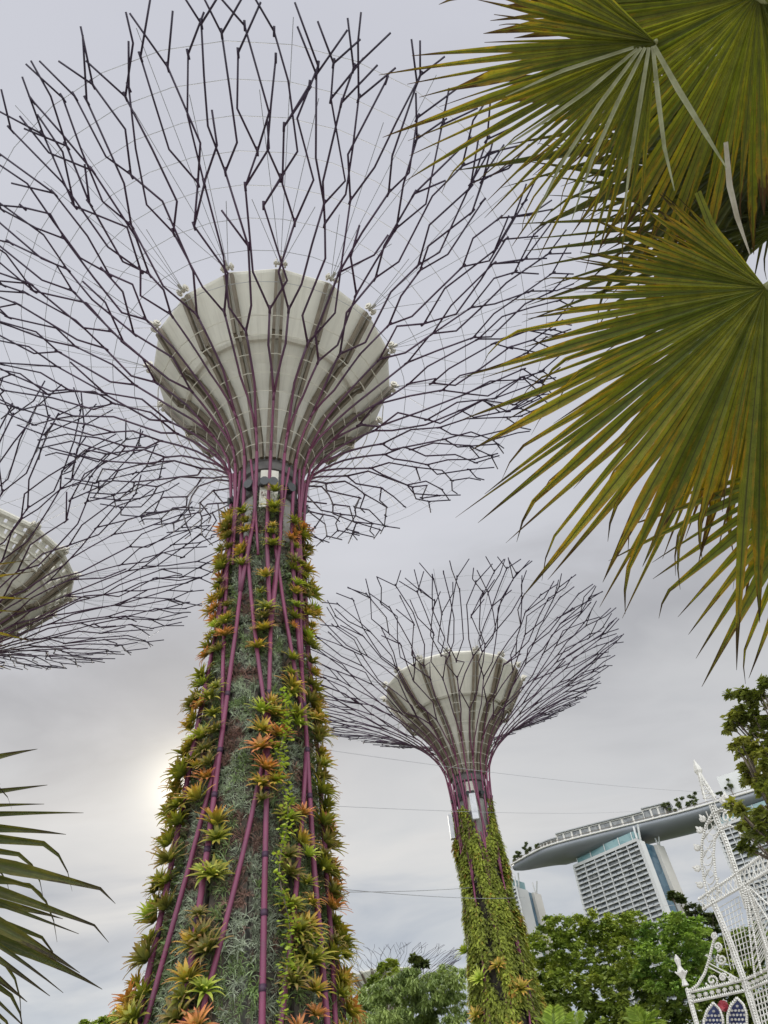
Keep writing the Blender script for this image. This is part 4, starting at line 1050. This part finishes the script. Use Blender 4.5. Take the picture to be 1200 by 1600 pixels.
def build_lattice():
    # posts: four-legged box posts with cross bracing
    for pts, w in (([(1196, 1640), (1165, 1538), (1140, 1470), (1112, 1405)], 5.), ([(1168, 1420), (1152, 1368), (1136, 1320), (1118, 1275), (1112, 1258)], 4.5), ([(1100, 1640), (1083, 1580), (1074, 1545)], 3.2), ([(1215, 1600), (1195, 1470), (1168, 1385)], 3.5)):
        mb = MB()
        for dx in (-w, w):
            for k in (0, .45): lbar(mb, [(x + dx * .75, y) for x, y in pts], .04, k, 5)
        for (a, b), (c, d) in zip(pts, pts[1:]):
            n = max(2, int(math.hypot(c - a, d - b) / 7))
            for i in range(n):
                p, q = (a + (c - a) * i / n, b + (d - b) * i / n), (a + (c - a) * (i + 1) / n, b + (d - b) * (i + 1) / n); s_ = w * .75 if i % 2 else -w * .75
                lbar(mb, [(p[0] - s_, p[1]), (q[0] + s_, q[1])], .028, 0, 4); lbar(mb, [(p[0] - s_, p[1]), (q[0] + s_, q[1])], .028, .45, 4)
        lscallop(mb, pts, .06, 0, 4.5); mb.build('post', LW, lat)
    # spire
    mb = MB()
    B = [(1103, 1252), (1119, 1250)]; tip = (1092, 1207)
    for k in (-.3, .3):
        for b in B: lbar(mb, [b, (tip[0] + 3, tip[1] + 12), tip], .035, k, 5)
    for f in (.1, .25, .4, .55, .7, .82):
        a = (B[0][0] + (tip[0] - B[0][0]) * f, B[0][1] + (tip[1] - B[0][1]) * f); c = (B[1][0] + (tip[0] - B[1][0]) * f, B[1][1] + (tip[1] - B[1][1]) * f)
        lbar(mb, [a, c], .03, -.3, 4); lbar(mb, [a, c], .03, .3, 4); f2 = f + .13; c2 = (B[1][0] + (tip[0] - B[1][0]) * f2, B[1][1] + (tip[1] - B[1][1]) * f2); lbar(mb, [a, c2], .025, -.3, 4)
        for q in (a, c): p = lp(*q); mb.tube([p, p + Vector((0, 0, .16))], [.07, .02], 5)
    p = lp(*tip); mb.tube([p - Vector((0, 0, .1)), p + Vector((0, 0, .05)), p + Vector((0, 0, .2)), p + Vector((0, 0, .42))], [.05, .13, .1, .01], 7); mb.build('spire', LW, lat)
    # tall arch with loops and its inner arch
    outer = [(1106, 1402), (1100, 1375), (1096, 1345), (1097, 1315), (1103, 1290), (1114, 1270), (1128, 1264), (1142, 1272)]
    inner = [(1124, 1395), (1118, 1365), (1115, 1335), (1117, 1312), (1126, 1296), (1140, 1290), (1155, 1298), (1160, 1312)]
    for nm, pts in (('arch', outer), ('arch', inner)):
        mb = MB(); lbar(mb, pts, .05, 0, 6); lbar(mb, pts, .04, .4, 5); lscallop(mb, pts, .055, 0, 3.6); mb.build(nm, LW, lat)
    for i in range(6):
        (a, b), (c, d) = outer[i], inner[i]; mb = MB(); mx, my = (a + c) / 2, (b + d) / 2; lbar(mb, arc(mx, my, abs(a - c) * .42, 12, 0, 360, 16), .028, 0, 4)
        lbar(mb, [(a, b), (mx, my - 12), (c, d - 24)], .025, .1, 4); lbar(mb, [(a, b - 22), (mx, my + 2), (c, d)], .025, .1, 4); mb.build('ring_ornament', LW, lat)
    for (x, y) in ((1134, 1276), (1145, 1275)): mb = MB(); lbar(mb, arc(x, y, 3.6, 6.5, 0, 360, 14), .05, -.1, 5); mb.build('ring_ornament', LW, lat)
    for (x, y, a) in ((1098, 1385, 150), (1094, 1358, 165), (1093, 1328, 135), (1097, 1300, 140), (1101, 1283, 130), (1133, 1250, 95), (1128, 1255, 80)):
        mb = MB()
        for s_ in (-28, 0, 28):
            q = radians(a + s_); L = 13 if s_ == 0 else 9; pts = [(x, y), (x + L * .5 * cos(q), y - L * .5 * sin(q)), (x + L * cos(q), y - L * sin(q))]
            mb.tube([lp(*p) for p in pts], [.03, .07, .015], 6)
        mb.build('finial', LW, lat)
    # gallery beam coming forward over the arch, with a zigzag between its rails
    top = [(1091, 1406), (1150, 1366), (1225, 1312)]; bot = [(1098, 1421), (1155, 1388), (1225, 1346)]
    mb = MB()
    for k in (0, .6):
        for pts in (top, bot): lbar(mb, pts, .055, k, 6)
    for i in range(18):
        f, g = i / 18, (i + 1) / 18; P = lambda t, q: (t[0][0] + (t[2][0] - t[0][0]) * q, t[0][1] + (t[2][1] - t[0][1]) * q)
        lbar(mb, [P(top, f), P(bot, g)], .03, 0, 4); lbar(mb, [P(bot, f), P(top, g)], .03, 0, 4)
    lscallop(mb, top, .05, 0, 3.4); lscallop(mb, bot, .05, 0, 3.4); mb.build('gallery_beam', LW, lat)
    # hanging net of bars left of the lower post
    mb = MB()
    for i in range(7):
        x = 1122 + i * 5.2; lbar(mb, [(x, 1428 - i * 4.4), (x + 20, 1515 - i * 1.)], .022, .2, 4)
    for j in range(12):
        y = 1420 + j * 8; lbar(mb, [(1121 + j * 2.0, y), (1155 + j * 1.9, y - 20 + j * .8)], .02, .2, 4)
    mb.build('lattice_panel', LW, lat)
    # open pyramid of bars on the right
    mb = MB()
    for (a, b) in (((1163, 1385), (1180, 1528)), ((1165, 1388), (1190, 1522)), ((1168, 1390), (1204, 1500)), ((1170, 1390), (1214, 1460)), ((1172, 1388), (1220, 1432))): lbar(mb, [a, b], .035, -.2, 5); lscallop(mb, [a, b], .045, -.2, 3.6)
    for j in range(13):
        f = j / 13; lbar(mb, [(1163 + 17 * f, 1390 + 140 * f), (1172 + 45 * f, 1392 + 60 * f)], .02, -.2, 4); lbar(mb, [(1163 + 17 * f, 1398 + 130 * f), (1171 + 42 * f, 1384 + 96 * f)], .02, -.2, 4)
    mb.build('lattice_panel', LW, lat)
    mb = MB()
    for i in range(10): lbar(mb, [(1168 + i * 5, 1394 - i * 4), (1176 + i * 5, 1440 - i * 5)], .022, .3, 4); lbar(mb, [(1160 + i * 6, 1385 - i * 4.2), (1190 + i * 4, 1402 - i * 4)], .02, .3, 4)
    mb.build('lattice_panel', LW, lat)
    # balcony rails lower down
    for a, b, c, d in (((1076, 1551), (1165, 1531), (1080, 1566), (1169, 1547)), ((1165, 1531), (1225, 1503), (1169, 1547), (1225, 1522))):
        mb = MB()
        for k in (0, .5): lbar(mb, [a, b], .05, k, 6); lbar(mb, [c, d], .05, k, 6)
        n = 9
        for i in range(n):
            f, g = i / n, (i + 1) / n; P = lambda p, q, t: (p[0] + (q[0] - p[0]) * t, p[1] + (q[1] - p[1]) * t); m_ = P(P(a, b, (f + g) / 2), P(c, d, (f + g) / 2), .5)
            for s_ in range(0, 180, 45): q = radians(s_); lbar(mb, [(m_[0] - 3.6 * cos(q), m_[1] - 3.6 * sin(q)), (m_[0] + 3.6 * cos(q), m_[1] + 3.6 * sin(q))], .022, 0, 4)
        lscallop(mb, [a, b], .05, 0, 3.4); lscallop(mb, [c, d], .05, 0, 3.4); mb.build('balustrade', LW, lat)
    mb = MB()
    for i in range(9): lbar(mb, [(1170 + i * 5, 1550 - i * 2.6), (1190 + i * 5, 1640)], .03, .1, 4)
    for j in range(9): lbar(mb, [(1170 + j * 2.4, 1556 + j * 9), (1225, 1536 + j * 9)], .03, .1, 4)
    mb.build('lattice_panel', LW, lat)
    # swept brace with scrolls
    sweep = [(1078, 1549), (1090, 1540), (1101, 1522), (1108, 1500), (1114, 1475), (1119, 1458)]
    mb = MB(); lbar(mb, sweep, .05, 0, 6); lscallop(mb, sweep, .05, 0, 3.4); mb.build('swept_brace', LW, lat)
    def spiral(cx, cy, r, a0, turns=1.5): return [(cx + r * (1 - i / 26) * cos(radians(a0 + 360 * turns * i / 22)), cy - r * (1 - i / 26) * sin(radians(a0 + 360 * turns * i / 22))) for i in range(23)]
    for c in ((1113, 1533, 11, 200), (1128, 1500, 9, 120), (1122, 1480, 7, 260), (1130, 1528, 6, 30), (1117, 1464, 5, 90), (1145, 1530, 6, 100)):
        mb = MB(); s_ = spiral(*c); lbar(mb, s_, .035, 0, 5); lscallop(mb, s_, .045, 0, 3.2); mb.build('scroll', LW, lat)
    mb = MB(); lbar(mb, [(1106, 1510), (1150, 1534)], .03); lbar(mb, [(1108, 1505), (1153, 1529)], .03); mb.build('tie_bar', LW, lat)
    mb = MB(); P = lp(1071, 1540); mb.tube([P + Vector((0, 0, z)) for z in (0, .15, .3, .45, .62, .75)], [.1, .05, .13, .05, .09, .01], 7)
    for q in (0, 1.57, 3.14, 4.71): mb.tube([P + Vector((0, 0, .2)), P + Vector((.17 * cos(q), .17 * sin(q), .34))], [.05, .02], 5)
    mb.build('finial', LW, lat)
    # pointed-arch windows with blue ground, white stars and a red rosette between
    NAVY = mat_noise('navy_backing', (.012, .018, .07), (.03, .045, .14), 5, .5); RED = mat_noise('red_paint', (.22, .02, .03), (.33, .04, .05), 8, .5)
    for cx, cy in ((1115, 1590), (1152, 1582)):
        pts = [(cx - 15, cy + 50), (cx - 15, cy + 5), (cx - 10, cy - 10), (cx, cy - 22), (cx + 10, cy - 12), (cx + 15, cy + 3), (cx + 16, cy + 50)]
        mb = MB(); f = [lp(x, y, .30) for x, y in pts]; g = [lp(x, y, .36) for x, y in pts]; n = len(pts)
        mb.add([tuple(v) for v in f + g], [tuple(range(n)), tuple(range(2 * n - 1, n - 1, -1))] + [(i, n + i, n + (i + 1) % n, (i + 1) % n) for i in range(n)]); w = mb.build('window_panel', NAVY, lat)
        mb = MB(); lbar(mb, pts, .05, 0, 6); lscallop(mb, pts, .05, 0, 3.4)
        mb.build('window_frame', LW, w)
        mb = MB()
        for j in range(8):
            for i in range(-2, 3):
                x, y = cx + i * 5.6 + (2.8 if j % 2 else 0), cy - 10 + j * 7
                if abs(i * 5.6) > 12 or y < cy - 14 + abs(i) * 5: continue
                for s_ in range(0, 180, 45): q = radians(s_); lbar(mb, [(x - 2.0 * cos(q), y - 2.0 * sin(q)), (x + 2.0 * cos(q), y + 2.0 * sin(q))], .014, .2, 4)
        mb.build('star', LW, w)
    mb = MB()
    for s_ in range(0, 360, 45): q = radians(s_); mb.tube([lp(1130, 1572, .1), lp(1130 + 6 * cos(q), 1572 - 8 * sin(q), .1)], [.04, .07], 5)
    mb.build('rosette', RED, lat)
    # legs that carry it down to the ground
    for x in (1105, 1196, 1225):
        p = lp(x, 1640, .2); mb = MB(); mb.tube([p, (p.x, p.y, 0)], .09, 6); mb.build('post', LW, lat)
build_lattice()

# ------------------------------------------------------------------ overhead cables
def cable(label, a, b, da, db, sag, r=.008, nm='overhead_cable'):
    A, B = at_h(*a, da), at_h(*b, db); mb = MB()
    P = [A.lerp(B, i / 24) - Vector((0, 0, sag * 4 * (i / 24) * (1 - i / 24))) - A for i in range(25)]
    mb.tube(P, r, 5); o = mb.build(nm, WIRE, None); o.location = A; tag(o, label, 'cable', 'overhead cables')
cable('thin cable running from the near trunk just below the farther canopy to the spire', (485, 1168), (1120, 1238), 24, 60, .3)
cable('thin cable crossing behind the farther trunk top toward the hotel deck', (490, 1258), (1010, 1266), 24, 80, .3)
cable('darker lower cable from the near trunk across the farther trunk', (520, 1388), (820, 1402), 22, 52, .15, .011)
cable('pale cable just above the darker lower cable', (520, 1394), (760, 1384), 24, 56, .1, .012)
cable('short cable above the trees in the gap right of the middle tower', (1010, 1415), (1130, 1402), 40, 30, .1)
